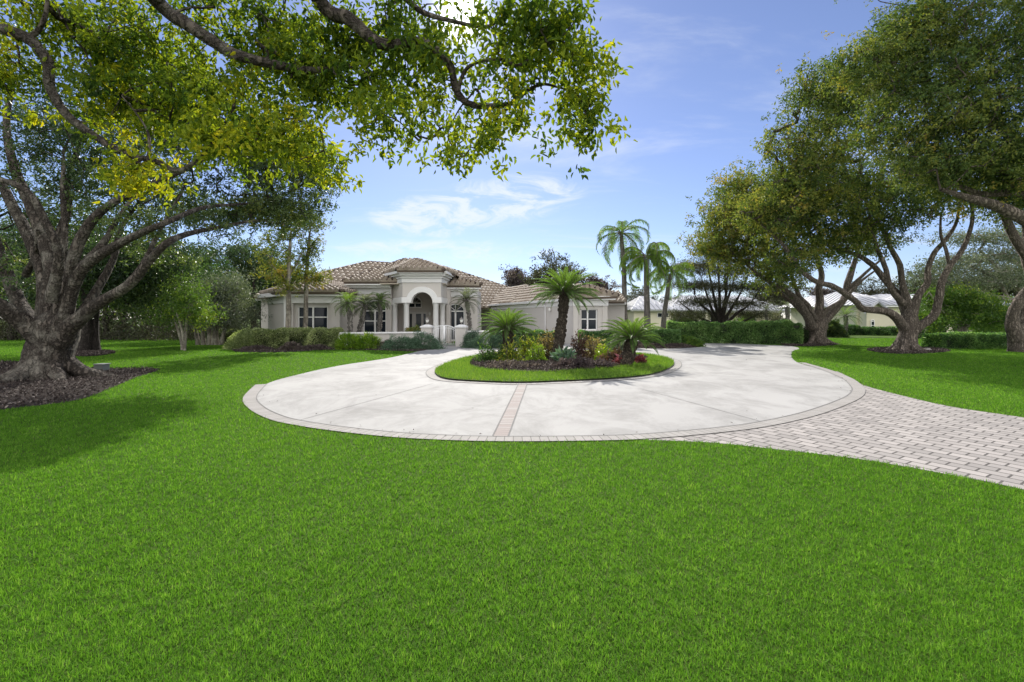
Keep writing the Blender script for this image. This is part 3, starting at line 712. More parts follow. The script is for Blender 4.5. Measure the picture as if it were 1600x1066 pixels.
def window(root, x0, x1, z0, z1, y, cols=2, row=.5, fw=.06, muntin=0, shutters=True, mat='white', depth=.08, arch=False, name='window', p=None, q=None):
    """window facing the camera in the plane y; frame > pane"""
    f = MB(); yb = y+depth
    f.box(x0, x0+fw, y, yb, z0, z1); f.box(x1-fw, x1, y, yb, z0, z1)
    f.box(x0+fw, x1-fw, y, yb, z0, z0+fw); f.box(x0+fw, x1-fw, y, yb, z1-fw, z1)
    for i in range(1, cols):
        xc = x0+(x1-x0)*i/cols; f.box(xc-fw*.7, xc+fw*.7, y-.006, yb, z0+fw, z1-fw)
    zr = z0+(z1-z0)*row; cw = (x1-x0)/cols
    for i in range(cols): f.box(x0+cw*i+fw, x0+cw*(i+1)-fw, y+.01, yb, zr-.028, zr+.028)
    if arch:
        xc = (x0+x1)/2; R = (x1-x0)/2; n = 20; vs = []; h = arch
        for k in range(n+1):
            a = math.pi*k/n
            for rr, yy in ((R, y), (R-fw, y), (R-fw, yb), (R, yb)): vs.append((xc+rr*math.cos(a), yy, z1+math.sin(a)*(h if rr == R else h-fw)))
        f.add(vs, [(4*k+j, 4*k+(j+1) % 4, 4*(k+1)+(j+1) % 4, 4*(k+1)+j) for k in range(n) for j in range(4)])
        for k in range(1, 4):
            a = math.pi*k/4; f.tube([(xc, y+.03, z1), (xc+(R-fw)*math.cos(a), y+.03, z1+(h-fw)*math.sin(a))], .016, 5)
    fo = f.build(name, M[mat], root)
    g = MB(); g.box(x0+fw*.6, x1-fw*.6, y+.045, y+.06, z0+fw*.6, z1-fw*.6)
    if arch:
        xc = (x0+x1)/2; R = (x1-x0)/2-.02; pts = [(xc+R*math.cos(math.pi*k/20), y+.05, z1-.03+arch*.97*math.sin(math.pi*k/20)) for k in range(21)]
        g.add(pts, [tuple(range(21))])
    g.build('pane', M['glass'], root).parent = fo
    if shutters:
        s_ = MB()
        for i in range(cols):
            a, b = x0+cw*i+fw*1.1, x0+cw*(i+1)-fw*1.1
            for k in range(14):
                z = zr+.05+(z1-fw-zr-.08)*k/13; s_.box(a, b, y+.07, y+.11, z-.012, z+.012)
            c = (a+b)/2; s_.box(c-.035, c+.035, y+.062, y+.12, zr+.03, z1-fw)
        s_.build('shutter', M['shutter'], root).parent = fo
    return fo

# ------------------------------------------------------------------ the house
house = empty('house', (-4, 28, 0), 'wide single storey stucco house with brown tile hip roofs and an arched columned entrance', 'house')
w = MB(); t = MB()
WA, TA = [], []
def wall(p, q, z0, z1, th=.25): w.seg(p, q, z0, z1, -th, 0)
def band(p, q, z0, z1, o0, o1, e0=0, e1=0): t.seg(p, q, z0, z1, o0, o1, 0, e0, e1)
# left wing: front wall with a shallow window niche
yA = 26.5; ax0, ax1 = xof(445, yA), xof(531, yA); zeA = 3.04
nx0, nx1 = xof(458, yA), xof(516, yA); nz1 = zof(474.5, yA)
w.box(ax0, nx0, yA, yA+.35, 0, zeA); w.box(nx1, ax1, yA, yA+.35, 0, zeA); w.box(nx0, nx1, yA, yA+.35, nz1, zeA)
w.box(nx0, nx1, yA+.16, yA+.40, 0, zof(514.5, yA)-.0); wx0, wx1 = xof(465.5, yA+.2), xof(512.5, yA+.2); wz0, wz1 = zof(514.5, yA+.2), zof(479, yA+.2)
w.box(nx0, wx0, yA+.163, yA+.40, wz0, nz1); w.box(wx1, nx1, yA+.163, yA+.40, wz0, nz1); w.box(wx0, wx1, yA+.163, yA+.40, wz1, nz1)
window(house, wx0, wx1, wz0, wz1, yA+.22, 2, .53)
wall((xof(419, 29), 29.0), (ax0, yA+.02), 0, zeA-.003); w.box(ax1-.25, ax1, yA+.36, 34, 0, zeA-.01)
w.box(xof(419, 29), xof(419, 29)+.25, 29.0, 34, 0, zeA-.01); w.box(xof(419, 29)+.25, ax1-.25, 33.7, 34, 0, zeA-.02)
pa, pb, pc_ = (xof(407, 29.3)+.2, 29.2), (ax0-.12, yA), (ax1, yA)
band(pa, pb, 2.86, 3.09, 0, .30); band(pb, pc_, 2.86, 3.09, 0, .30, .1, .28); band((xof(419, 29), 29.0), (ax0, yA+.02), 2.46, 2.85, 0, .05); band((ax0-.01, yA), pc_, 2.47, 2.855, 0, .055, .02, .02)
# pilasters of the wing
t.box(ax0-.04, ax0+.22, yA-.05, yA-.003, 0, 2.465); w.box(ax1-.42, ax1+.03, yA-.06, yA-.004, 0, 2.465)
# low bit at the far left
w.box(xof(408, 32), xof(420, 32)+1.5, 32, 36, 0, 3.0); t.box(xof(400, 31.7), xof(420, 32), 31.6, 31.98, 2.82, 3.03)
tr_ = tiles([(xof(398, 31.5), 31.4, 3.06), (xof(421, 31.5), 31.4, 3.06), (xof(421, 31.5), 34.5, 4.1), (xof(398, 31.5)+1.6, 34.5, 4.1)], house, seed=3)
# window wall between wing and entrance
yB = 28.6; bx0, bx1 = xof(520, yB), xof(612, yB); zB = 3.72
fx0, fx1, fz0, fz1 = xof(566.5, yB), xof(603.5, yB), 0.55, zof(485, yB)
w.box(bx0, fx0, yB, yB+.3, 0, zB); w.box(fx1, bx1, yB, yB+.3, 0, zB); w.box(fx0, fx1, yB, yB+.3, fz1+.75, zB); w.box(fx0, fx1, yB, yB+.3, 0, fz0)
# spandrels beside the arched top light
def spandrel(x0, x1, z, h, ztop, y0, y1):
    xc = (x0+x1)/2; R = (x1-x0)/2; n = 16
    for s in (-1, 1):
        vs = []; 
        for k in range(n+1):
            a = math.pi/2*k/n; x = xc+s*R*math.cos(a); zz2 = z+h*math.sin(a)
            vs += [(x, y0, zz2), (x, y0, ztop), (x, y1, zz2), (x, y1, ztop)]
        fs = []
        for k in range(n):
            b = 4*k; fs += [(b, b+4, b+5, b+1), (b+2, b+3, b+7, b+6), (b, b+2, b+6, b+4)]
        w.add(vs, fs)
spandrel(fx0, fx1, fz1, .7, fz1+.752, yB+.001, yB+.299)
window(house, fx0+.01, fx1-.01, fz0, fz1, yB+.12, 2, .56, .07, arch=.68)
eB0, eB1 = (xof(539, 28.1), 28.05), (xof(609, 28.1), 28.05)
t.box(eB0[0], bx1, 28.0, yB+.003, zB-.10, zB+.12); t.box(eB0[0]+.10, bx1, 28.2, yB-.002, zB-.24, zB-.103); t.box(xof(550, yB), bx1-.01, yB-.07, yB-.003, zB-.62, zB-.245)
w.box(eB0[0]+.35, eB0[0]+.6, yB-.002, 36, 0, zB-.02)
rb = tiles([ray(538, 438.5, (Vector((0, 28, 3.84)), plane3((eB0[0], 28, 3.84), (eB1[0], 28, 3.84), (xof(631, 33), 33, 5.62))[1])) if False else (eB0[0]-.05, 27.95, 3.83), (xof(625, 27.95), 27.95, 3.83), (xof(650, 33.8), 33.8, 5.9), (xof(634, 33.8), 33.8, 5.9)], house, seed=5)
ridge((eB0[0]-.05, 27.95, 3.85), (xof(634, 33.8), 33.8, 5.92), house, rb)
rb2 = tiles([(eB0[0]-.05, 27.95, 3.83), (xof(634, 33.8), 33.8, 5.9), (xof(634, 33.8), 40, 5.9), (eB0[0]-.05, 40, 3.83)], house, seed=6)
# main roof
ML, MR, MQ = P(574, 410.5, 40.4), P(694, 418, 45), P(752, 481, 40)
mp_ = plane3(ML, MR, MQ)
mpoly = [ray(x, y, mp_) for x, y in [(462, 462), (560, 470), (700, 478), (752, 481.5), (830, 476), (845, 470), (798, 451.5), (694, 418), (574, 410.5), (498, 429)]]
rm = tiles(mpoly, house, seed=7, tw=.42, ex=.50)
for a, b in ((7, 8), (6, 7), (8, 9), (5, 6), (9, 0)): ridge(mpoly[a], mpoly[b], house, rm)
bk = [ML, MR, MR+Vector((6, 9, -4)), ML+Vector((-6, 13, -4))]
mb = MB(); mb.add(bk, [(0, 1, 2, 3)]); mb.add([mpoly[7], mpoly[6], mpoly[5], MR+Vector((6, 9, -4))], [(0, 1, 2, 3)]); mb.add([mpoly[8], mpoly[9], mpoly[0], ML+Vector((-6, 13, -4))], [(0, 1, 2, 3)]); mb.build('roof_rear', M['tile_plain'], house)
# roof of the left wing
a0, a1, a2 = (xof(407, 29.5), 29.5, 3.10), (ax0-.35, 26.1, 3.10), (ax1+.32, 26.1, 3.10); ap = P(490.5, 437, 29.6); ap2 = Vector((ap.x, 34.5, ap.z)); a3 = (a2[0], 34.5, 3.10); a4 = (a0[0], 34.5, 3.10)
ra = tiles([a1, a2, ap], house, seed=8); tiles([a0, a1, ap], house, seed=9); tiles([a2, a3, ap2, ap], house, seed=10); tiles([a4, a0, ap, ap2], house, seed=11)
for p_, q_ in ((a0, ap), (a1, ap), (a2, ap), (ap, ap2)): ridge(p_, q_, house, ra)
# entrance bay: chamfered front carried by columns, arch in the middle
yC = 27.3; c0, c1, c2, c3 = (xof(609, 29.2), 29.2), (xof(629, yC), yC), (xof(689, yC), yC), (xof(698.5, 29.2), 29.2)
zs, zc = zof(472.5, yC), 4.20; xa0, xa1 = xof(643, yC), xof(676, yC); xc = (xa0+xa1)/2; R = (xa1-xa0)/2; zb0 = zof(473.5, yC)
w.box(c1[0], xa0-.30, yC, yC+.4, zof(464, yC), zc); w.box(xa1+.30, c2[0], yC, yC+.4, zof(464, yC), zc)
wall(c0, c1, zof(464, yC), zc, .3); wall(c2, c3, zof(464, yC), zc, .3)
ztopw = zc
def arch_fill(x0, x1, R_, zs_, zt, y0, y1, mbx, rise=None):
    n = 28; xc_ = (x0+x1)/2; vs = []; rise = rise or R_
    for k in range(n+1):
        a = math.pi*k/n; x = xc_+R_*math.cos(a); z = zs_+rise*math.sin(a)
        vs += [(x, y0, z), (x, y0, zt), (x, y1, z), (x, y1, zt)]
    fs = []
    for k in range(n):
        b = 4*k; fs += [(b, b+4, b+5, b+1), (b+2, b+3, b+7, b+6), (b, b+2, b+6, b+4), (b+1, b+5, b+7, b+3)]
    mbx.add(vs, fs)
arch_fill(xa0-.30, xa1+.30, R+.30, zs+.02, zc, yC+.001, yC+.399, w, .93)
# arch ring and entablature in trim
n = 32; vs = []
for k in range(n+1):
    a = math.pi*k/n; ca, sa = math.cos(a), math.sin(a)
    for rr, ri, yy in ((R, .60, yC-.06), (R+.34, .94, yC-.06), (R+.34, .94, yC+.38), (R, .60, yC+.42)): vs.append((xc+rr*ca, yy, zs+ri*sa))
t.add(vs, [(4*k+j, 4*k+(j+1) % 4, 4*(k+1)+(j+1) % 4, 4*(k+1)+j) for k in range(n) for j in range(4)])
zt_ = zof(464, yC)
t.box(c1[0]-.05, xa0+.002, yC-.062, yC+.41, zb0, zt_-.02); t.box(xa1-.002, c2[0]+.05, yC-.062, yC+.41, zb0, zt_-.02)
band(c0, c1, zb0, zt_-.022, -.35, .05, 0, -.05); band(c2, c3, zb0, zt_-.022, -.35, .05, -.05, 0)
# cornice in two steps, following the bay
for (z0, z1, oo) in ((3.72, 3.98, .05), (3.98+.002, 4.12, .12), (4.122, 4.24, .26), (4.242, 4.40, .40)):
    e = oo*.4; band(c0, c1, z0, z1, -.2, oo, .1, e); band(c1, c2, z0, z1-.001, -.2, oo, e, e); band(c2, c3, z0, z1, -.2, oo, e, .3)
apx = P(650, 406.5, 31.2); e0, e1, e2, e3 = (xof(600, 29.6), 29.6, 4.42), (c1[0]-.22, yC-.45, 4.42), (c2[0]+.22, yC-.45, 4.42), (c3[0]+.55, 29.6, 4.42)
rc_ = tiles([e1, e2, apx], house, seed=12); tiles([e0, e1, apx], house, seed=13); tiles([e2, e3, apx], house, seed=14)
for p_ in (e0, e1, e2, e3): ridge(p_, apx, house, rc_)
mb = MB(); mb.add([e0, apx, (apx.x, 36, apx.z), (e0[0], 36, 4.42)], [(0, 1, 2, 3)]); mb.add([e3, apx, (apx.x, 36, apx.z), (e3[0], 36, 4.42)], [(0, 1, 2, 3)]); mb.build('roof_rear', M['tile_plain'], house)
for px, y_ in ((617, 28.55), (635, 27.5), (681, 27.5), (691.5, 28.5)):
    m_ = MB(); x = xof(px, y_); r_ = .165 if px in (635, 681) else .16
    m_.lathe(x, y_, [(r_*1.35, 0), (r_*1.35, .10), (r_*1.2, .14), (r_*1.04, .2), (r_, .5), (r_*.94, zb0-.16), (r_*1.05, zb0-.14), (r_*1.05, zb0-.10), (r_*1.2, zb0-.06), (r_*1.2, zb0+.01)], 24)
    m_.build('column', M['trim'], house)
# porch inside
yD = 31.2; w.box(xof(600, yD), xof(700, yD)+.4, yD, yD+.25, 0, 4.0); w.box(xof(607, 29.4), xof(607, 29.4)+.2, 29.2, yD-.003, 0, zb0-.02) ; w.box(c3[0]-.05, c3[0]+.2, 29.2, yD-.003, 0, 3.7)
mb = MB(); mb.box(c0[0]-.2, c3[0]+.1, yC+.41, yD-.004, 3.66, 3.72); mb.build('porch_ceiling', M['stucco_tan'], house)
mb = MB(); mb.box(c0[0]-.3, c3[0]+.3, yC-.3, yD-.004, .03, .10); mb.build('porch_floor', M['stucco_tan'], house)
window(house, xof(638.5, yD), xof(659, yD), zof(481, yD), zof(473.5, yD), yD-.05, 2, .99, .05, shutters=False, arch=.42)
dr = MB(); dx0, dx1 = xof(640, yD), xof(667.5, yD); dr.box(dx0, dx1, yD-.07, yD-.003, .1, zof(487.5, yD)); do = dr.build('door', M['door'], house)
g = MB(); 
for a, b in ((641, 644), (650.5, 658.5), (662, 665.5)): g.box(xof(a, yD), xof(b, yD), yD-.085, yD-.071, .75, zof(490.5, yD))
g.build('pane', M['glass'], house).parent = do
g = MB(); g.tube([(xof(649.5, yD), yD-.13, 1.0), (xof(649.5, yD), yD-.13, 1.25)], .018, 6); g.build('handle', M['bronze'], house).parent = do
# wall right of the entrance, receding
dA, dB = np.array((xof(697, 29.3), 29.3)), np.array((xof(747, 32.6), 32.6)); dd = (dB-dA)/np.linalg.norm(dB-dA); dl = np.linalg.norm(dB-dA)
dwx0, dwx1 = xof(696.8, 29.62), xof(726, 29.62)
w.box(dA[0]-.2, dwx0, 29.6, 29.9, 0, 3.5); w.box(dwx1, xof(746, 29.6), 29.6, 29.9, 0, 3.5); w.box(dwx0, dwx1, 29.6, 29.9, zof(485, 29.6)+.55, 3.5)
spandrel(dwx0, dwx1, zof(485, 29.6), .48, zof(485, 29.6)+.552, 29.601, 29.899)
window(house, dwx0+.01, dwx1-.01, .12, zof(485.5, 29.6), 29.7, 2, .42, .07, shutters=True, arch=.46, name='french_door')
w.box(xof(746, 29.6)-.25, xof(746, 29.6), 29.903, 33, 0, 3.45)
t.box(dA[0]-.2, xof(750.5, 29.3)+.05, 29.15, 29.62, 3.46, 3.66); t.box(dA[0]-.2, xof(748, 29.3), 29.35, 29.598, 3.33, 3.457); t.box(dA[0]-.2, xof(746, 29.3)+.03, 29.52, 29.597, 2.98, 3.327)
rd = tiles([(dA[0]-.4, 29.1, 3.70), (xof(752, 29.1), 29.1, 3.68), P(704, 431.5, 33.5), P(690, 431.5, 33.5)], house, seed=15)
ridge((xof(752, 29.1), 29.1, 3.72), P(704, 431.5, 33.5), house, rd)
# garage wing
g0, g1 = (xof(752, 43), 43.0), (xof(903, 27), 27.0); zE = 2.66
wall(g0, g1, 0, zE, .25); band(g0, g1, zE-.02, zE+.14, 0, .25, 0, 0); band(g0, g1, zE-.32, zE-.022, 0, .04)
yF = 27.0; f1 = xof(949, yF); zF = 2.82; vx0, vx1, vz0, vz1 = xof(903.5, yF), xof(933.5, yF), zof(516, yF), zof(483, yF)
w.box(xof(895, yF), vx0, yF, yF+.3, 0, zF); w.box(vx1, xof(941, yF), yF, yF+.3, 0, zF); w.box(vx0, vx1, yF, yF+.3, vz1, zF); w.box(vx0, vx1, yF, yF+.3, 0, vz0); w.box(xof(941, yF)+.003, f1, yF-.06, yF+.3, 0, zF)
w.box(xof(896, yF), xof(902.5, yF), yF-.06, yF-.003, 0, zF-.35)
window(house, vx0+.01, vx1-.01, vz0, vz1, yF+.1, 2, .52)
t.box(xof(895, yF), xof(960, yF), yF-.35, yF+.002, zF-.16, zF+.06); t.box(xof(895, yF), f1+.04, yF-.11, yF-.0635, zF-.50, zF-.163); w.box(f1-.3, f1-.001, yF+.303, 40, 0, zF-.01)
w.box(f1+.003, xof(976, 31), 31, 31.3, 0, 2.7); t.box(f1, xof(978, 30.7), 30.6, 31.003, 2.5, 2.68)
tiles([(f1-.3, 30.5, 2.7), (xof(976, 30.5), 30.5, 2.7), (xof(966, 33), 33, 3.5), (f1-.3, 33, 3.5)], house, seed=21)
pE1, pE2, pE3 = P(750, 481, 43), P(800, 475, 36), P(825, 448, 39)
r1 = tiles([P(752, 480.5, 43), P(799.5, 475.5, 36.8), P(825, 448, 39), P(798, 451, 43.5)], house, seed=16, tw=.32, ex=.4)
ridge(P(799.5, 475.5, 36.8), P(825, 448, 39), house, r1)
k0, k1 = P(799.5, 475, 36.8), P(905, 464.2, 26.6); pl = plane3(k0, k1, P(825, 448, 39))
r2 = tiles([k0, k1, ray(909, 447, pl), ray(825, 448, pl)], house, seed=17, tw=.32, ex=.4)
k2 = P(965, 462.6, 26.6); pl2 = plane3(k1, k2, P(915, 446, 32)); r3 = tiles([P(898, 464.9, 26.6), k2, ray(920, 447, pl2), ray(898, 446, pl2)], house, seed=18)
ridge(k2, ray(920, 447, pl2), house, r3)
mb = MB(); mb.add([k2, ray(920, 447, pl2), (ray(920, 447, pl2).x, 42, 4.3), (k2.x, 42, 2.9)], [(0, 1, 2, 3)]); mb.build('roof_rear', M['tile_plain'], house)
# downpipe and wall light of the garage wing
def on_g(px): # point on the garage wall seen at column px
    ax, ay = g0; bx_, by_ = g1; k = (px-800)/F; s = (ax-k*ay)/((by_-ay)*k-(bx_-ax)); return (ax+(bx_-ax)*s, ay+(by_-ay)*s)
x, y = on_g(853); mb = MB(); mb.tube([(x-.05, y-.07, 0), (x-.05, y-.07, zE-.02)], .04, 6); mb.build('downpipe', M['trim'], house)
x, y = on_g(861); mb = MB(); mb.lathe(x-.1, y-.1, [(.03, zE-.62), (.08, zE-.58), (.09, zE-.45), (.03, zE-.42)], 10); mb.build('wall_light', M['lamp_glass'], house)
x, y = xof(672, 31.1), 31.05; mb = MB(); mb.lathe(x, y-.05, [(.03, zof(494, 31)), (.09, zof(493, 31)), (.10, zof(489, 31)), (.03, zof(487, 31))], 10); mb.build('porch_light', M['lamp_glass'], house)
w.build('wall', M['stucco'], house); t.build('trim', M['trim'], house, bevel=.012)

# ------------------------------------------------------------------ garden wall, piers, gate, lanterns
def garden_wall(label, p, q, h, side):
    o = empty('garden_wall', ((p[0]+q[0])/2, (p[1]+q[1])/2, 0), label, 'garden wall'); mb = MB(); mb.seg(p, q, 0, h-.09, -.1, .1)
    for e in side: mb.box(e[0]-.14, e[0]+.14, e[1]-.16, e[1]+.5, 0, h-.093)
    mb.build('wall', M['stucco'], o, bevel=.01); c = MB(); c.seg(p, q, h-.089, h, -.16, .16, 0, .04, .04)
    c.build('coping', M['trim'], o, bevel=.02)
yW = 24.4
garden_wall('long low stucco garden wall left of the white gate', (xof(531, yW), yW), (xof(660, yW), 25.6), zof(519.5, yW), [(xof(532, yW), yW)])
garden_wall('short low pale garden wall right of the white gate', (xof(730, 26), 26.0), (xof(792, 26), 26.2), zof(517, 26), [])
yP = 25.8
def pier(px, label):
    x = xof(px, yP); o = empty('gate_pier', (x, yP, 0), label, 'gate pier', 'stucco piers beside the gate'); zt = zof(512, yP); hw = .30
    mb = MB(); mb.box(x-hw, x+hw, yP-hw, yP+hw, 0, zt); mb.build('shaft', M['stucco'], o, bevel=.015)
    c = MB(); c.box(x-hw-.05, x+hw+.05, yP-hw-.05, yP+hw+.05, zt+.001, zt+.07); b = hw+.05
    c.add([(x-b, yP-b, zt+.072), (x+b, yP-b, zt+.072), (x+b, yP+b, zt+.072), (x-b, yP+b, zt+.072), (x-.12, yP-.12, zt+.17), (x+.12, yP-.12, zt+.17), (x+.12, yP+.12, zt+.17), (x-.12, yP+.12, zt+.17)], [(0, 1, 5, 4), (1, 2, 6, 5), (2, 3, 7, 6), (3, 0, 4, 7), (4, 5, 6, 7), (3, 2, 1, 0)])
    c.build('cap', M['trim'], o, bevel=.01); return x, zt+.17
def lantern(x, z, label):
    o = empty('pier_lantern', (x, yP, z), label, 'lantern', 'lanterns on the gate piers')
    mb = MB(); mb.lathe(x, yP, [(.09, z), (.08, z+.03), (.03, z+.05), (.03, z+.09), (.10, z+.11), (.10, z+.125)], 12); mb.build('base', M['bronze'], o)
    g_ = MB(); g_.lathe(x, yP, [(.07, z+.127), (.10, z+.27), (.09, z+.29)], 6); g_.build('glass', M['lamp_glass'], o)
    c = MB(); c.lathe(x, yP, [(.125, z+.292), (.12, z+.31), (.05, z+.38), (.015, z+.40), (.02, z+.43), (.005, z+.45)], 12); c.build('cap', M['bronze'], o)
x1_, z1_ = pier(667.5, 'stucco gate pier on the left of the white gate'); x2_, z2_ = pier(721, 'stucco gate pier on the right of the white gate')
lantern(x1_, z1_, 'small carriage lantern on top of the left gate pier'); lantern(x2_, z2_, 'small carriage lantern on top of the right gate pier')
ga = empty('garden_gate', (xof(694.5, yP), yP, 0), 'white arched double metal garden gate between the two piers', 'gate')
gx0, gx1 = x1_+.34, x2_-.34; gm = (gx0+gx1)/2; zg0, zg1 = .90, 1.17
def gz(x): f = (x-gm)/((gx1-gx0)/2); return zg0+(zg1-zg0)*math.sqrt(max(0, 1-f*f*.94))
for s in (-1, 1):
    lf_ = MB(); xs = np.linspace(gm+s*.03, gx1 if s > 0 else gx0, 14)
    lf_.tube([(x, yP, gz(x)) for x in xs], .026, 6); lf_.tube([(x, yP, gz(x)-.13) for x in xs], .014, 6); lf_.tube([(xs[0], yP, .12), (xs[-1], yP, .12)], .018, 6)
    lf_.tube([(xs[0], yP, .06), (xs[0], yP, gz(xs[0]))], .036, 6); lf_.tube([(xs[-1], yP, .06), (xs[-1], yP, gz(xs[-1]))], .020, 6)
    for x in np.linspace(xs[0], xs[-1], 7)[1:-1]: lf_.tube([(x, yP, .12), (x, yP, gz(x)-.01)], .012, 5)
    lf_.build('gate_leaf', M['white_metal'], ga)

# ------------------------------------------------------------------ neighbours' houses with pale metal roofs
def metal_roof_face(pts, root, pitch_seams=.6):
    P3 = [Vector(p) for p in pts]; n = (P3[1]-P3[0]).cross(P3[-1]-P3[0]).normalized(); n = -n if n.z < 0 else n
    mb = MB(); m_ = len(P3); mb.add([p for p in P3]+[p-n*.12 for p in P3], [tuple(range(m_)), tuple(range(2*m_-1, m_-1, -1))]+[(i, (i+1) % m_, m_+(i+1) % m_, m_+i) for i in range(m_)])
    u = Vector((0, 0, 1)).cross(n).normalized(); v = n.cross(u); v = -v if v.z < 0 else v; o = P3[0]; q = [((p-o).dot(u), (p-o).dot(v)) for p in P3]
    us = [a[0] for a in q]; s = mb; x = min(us)+.2
    while x < max(us):
        ys = []
        for i in range(len(q)):
            (ua, va_), (ub, vb) = q[i], q[(i+1) % len(q)]
            if (ua-x)*(ub-x) < 0: ys.append(va_+(vb-va_)*(x-ua)/(ub-ua))
        if len(ys) >= 2: s.tube([o+u*x+v*min(ys)+n*.03, o+u*x+v*max(ys)+n*.03], .035, 4, 1)
        x += pitch_seams
    return mb.build('roof', [M['metal_flat'], M['seam']], root)
nb = empty('neighbour_house', (xof(1110, 60), 60, 0), 'long cream house with a pale metal roof behind the dark tree', 'house')
def hip(root, x0, x1, y0, y1, ze, zr, inset):
    ym = (y0+y1)/2; a, b = (x0+inset, ym, zr), (x1-inset, ym, zr)
    metal_roof_face([(x0, y0, ze), (x1, y0, ze), b, a], root); metal_roof_face([(x1, y1, ze), (x0, y1, ze), a, b], root)
    metal_roof_face([(x0, y1, ze), (x0, y0, ze), a], root); metal_roof_face([(x1, y0, ze), (x1, y1, ze), b], root)
D2 = 60
mb = MB(); mb.box(xof(990, D2), xof(1048, D2), D2, D2+9, 0, 2.65); mb.box(xof(1048, D2)+.002, xof(1240, D2), D2+3, D2+12, 0, 2.6)
for px in (1060, 1110, 1139, 1158, 1180, 1205): mb.box(xof(px, D2)-.15, xof(px, D2)+.15, D2+1.2, D2+1.5, 0, 2.55)
mb.box(xof(1048, D2)+.003, xof(1240, D2), D2+.9, D2+1.15, 2.35, 2.62, 1); mb.box(xof(984, D2), xof(1052, D2), D2-.6, D2-.4, 2.5, 2.68, 1); mb.build('wall', [M['stucco_y'], M['trim']], nb)
hip(nb, xof(984, D2), xof(1055, D2), D2-.7, D2+9.7, 2.7, 4.7, 2.6); hip(nb, xof(1046, D2), xof(1246, D2), D2+.6, D2+13, 2.63, 4.9, 4)
window(nb, xof(1027, D2), xof(1044, D2), zof(496, D2), zof(489, D2), D2-.08, 2, .99, .05, shutters=False)
for a in (1125, 1146, 1190): window(nb, xof(a, D2), xof(a+10, D2), zof(505, D2), zof(491, D2), D2+2.92, 2, .99, .06, shutters=False)
nc = empty('neighbour_house', (xof(1400, 47), 47, 0), 'cream house with a ribbed metal roof and arched window behind the big right tree', 'house')
D3 = 46
mb = MB(); mb.box(xof(1338, D3), xof(1410, D3), D3, D3+9, 0, 2.9); mb.box(xof(1288, D3+4), xof(1338, D3)-.002, D3+4, D3+10, 0, 2.8); mb.box(xof(1410, D3)+.002, xof(1640, D3), D3+3, D3+12, 0, 2.8); mb.build('wall', M['stucco_y'], nc)
hip(nc, xof(1331, D3), xof(1418, D3), D3-.6, D3+11, 2.93, 4.75, 4.5-1.7); hip(nc, xof(1280, D3+3), xof(1345, D3+3), D3+3.2, D3+11, 2.83, 4.2, 1.8); hip(nc, xof(1405, D3), xof(1660, D3), D3+2.3, D3+13, 2.84, 4.4, 4)
mb = MB(); mb.box(xof(1331, D3), xof(1418, D3), D3-.55, D3-.4, 2.72, 2.92); mb.build('trim', M['white'], nc)
metal_roof_face([P(1350, 489, 44.6), P(1372, 471, 44.6), P(1376, 466, 50), P(1354, 484, 50)], nc); metal_roof_face([P(1372, 471, 44.6), P(1394, 489, 44.6), P(1398, 484, 50), P(1376, 466, 50)], nc)
mb = MB(); mb.box(xof(1354, 45), xof(1391, 45), 45, 45.9, 0, zof(488, 45)); mb.add([(xof(1352, 45), 45, zof(487, 45)), (xof(1392, 45), 45, zof(487, 45)), (xof(1372, 45), 45, zof(472.5, 45))], [(0, 1, 2)]); mb.build('porch_wall', M['stucco_y'], nc)
window(nc, xof(1361, 44.9), xof(1367, 44.9), zof(515, 44.9), zof(502, 44.9), 44.9, 1, .5, .05, shutters=False, arch=.18, name='arched_window')

# utility box and rocks
ub = empty('utility_box', (xof(158, 13.6), 13.6, 0), 'small grey green utility box on the mulch beside the big left tree', 'utility box')
x = xof(158, 13.6); mb = MB(); mb.box(x-.13, x+.13, 13.5, 13.75, 0, .20); mb.build('body', M['util'], ub, bevel=.015); mb = MB(); mb.box(x-.15, x+.15, 13.48, 13.77, .202, .235); mb.build('lid', M['util'], ub, bevel=.01)

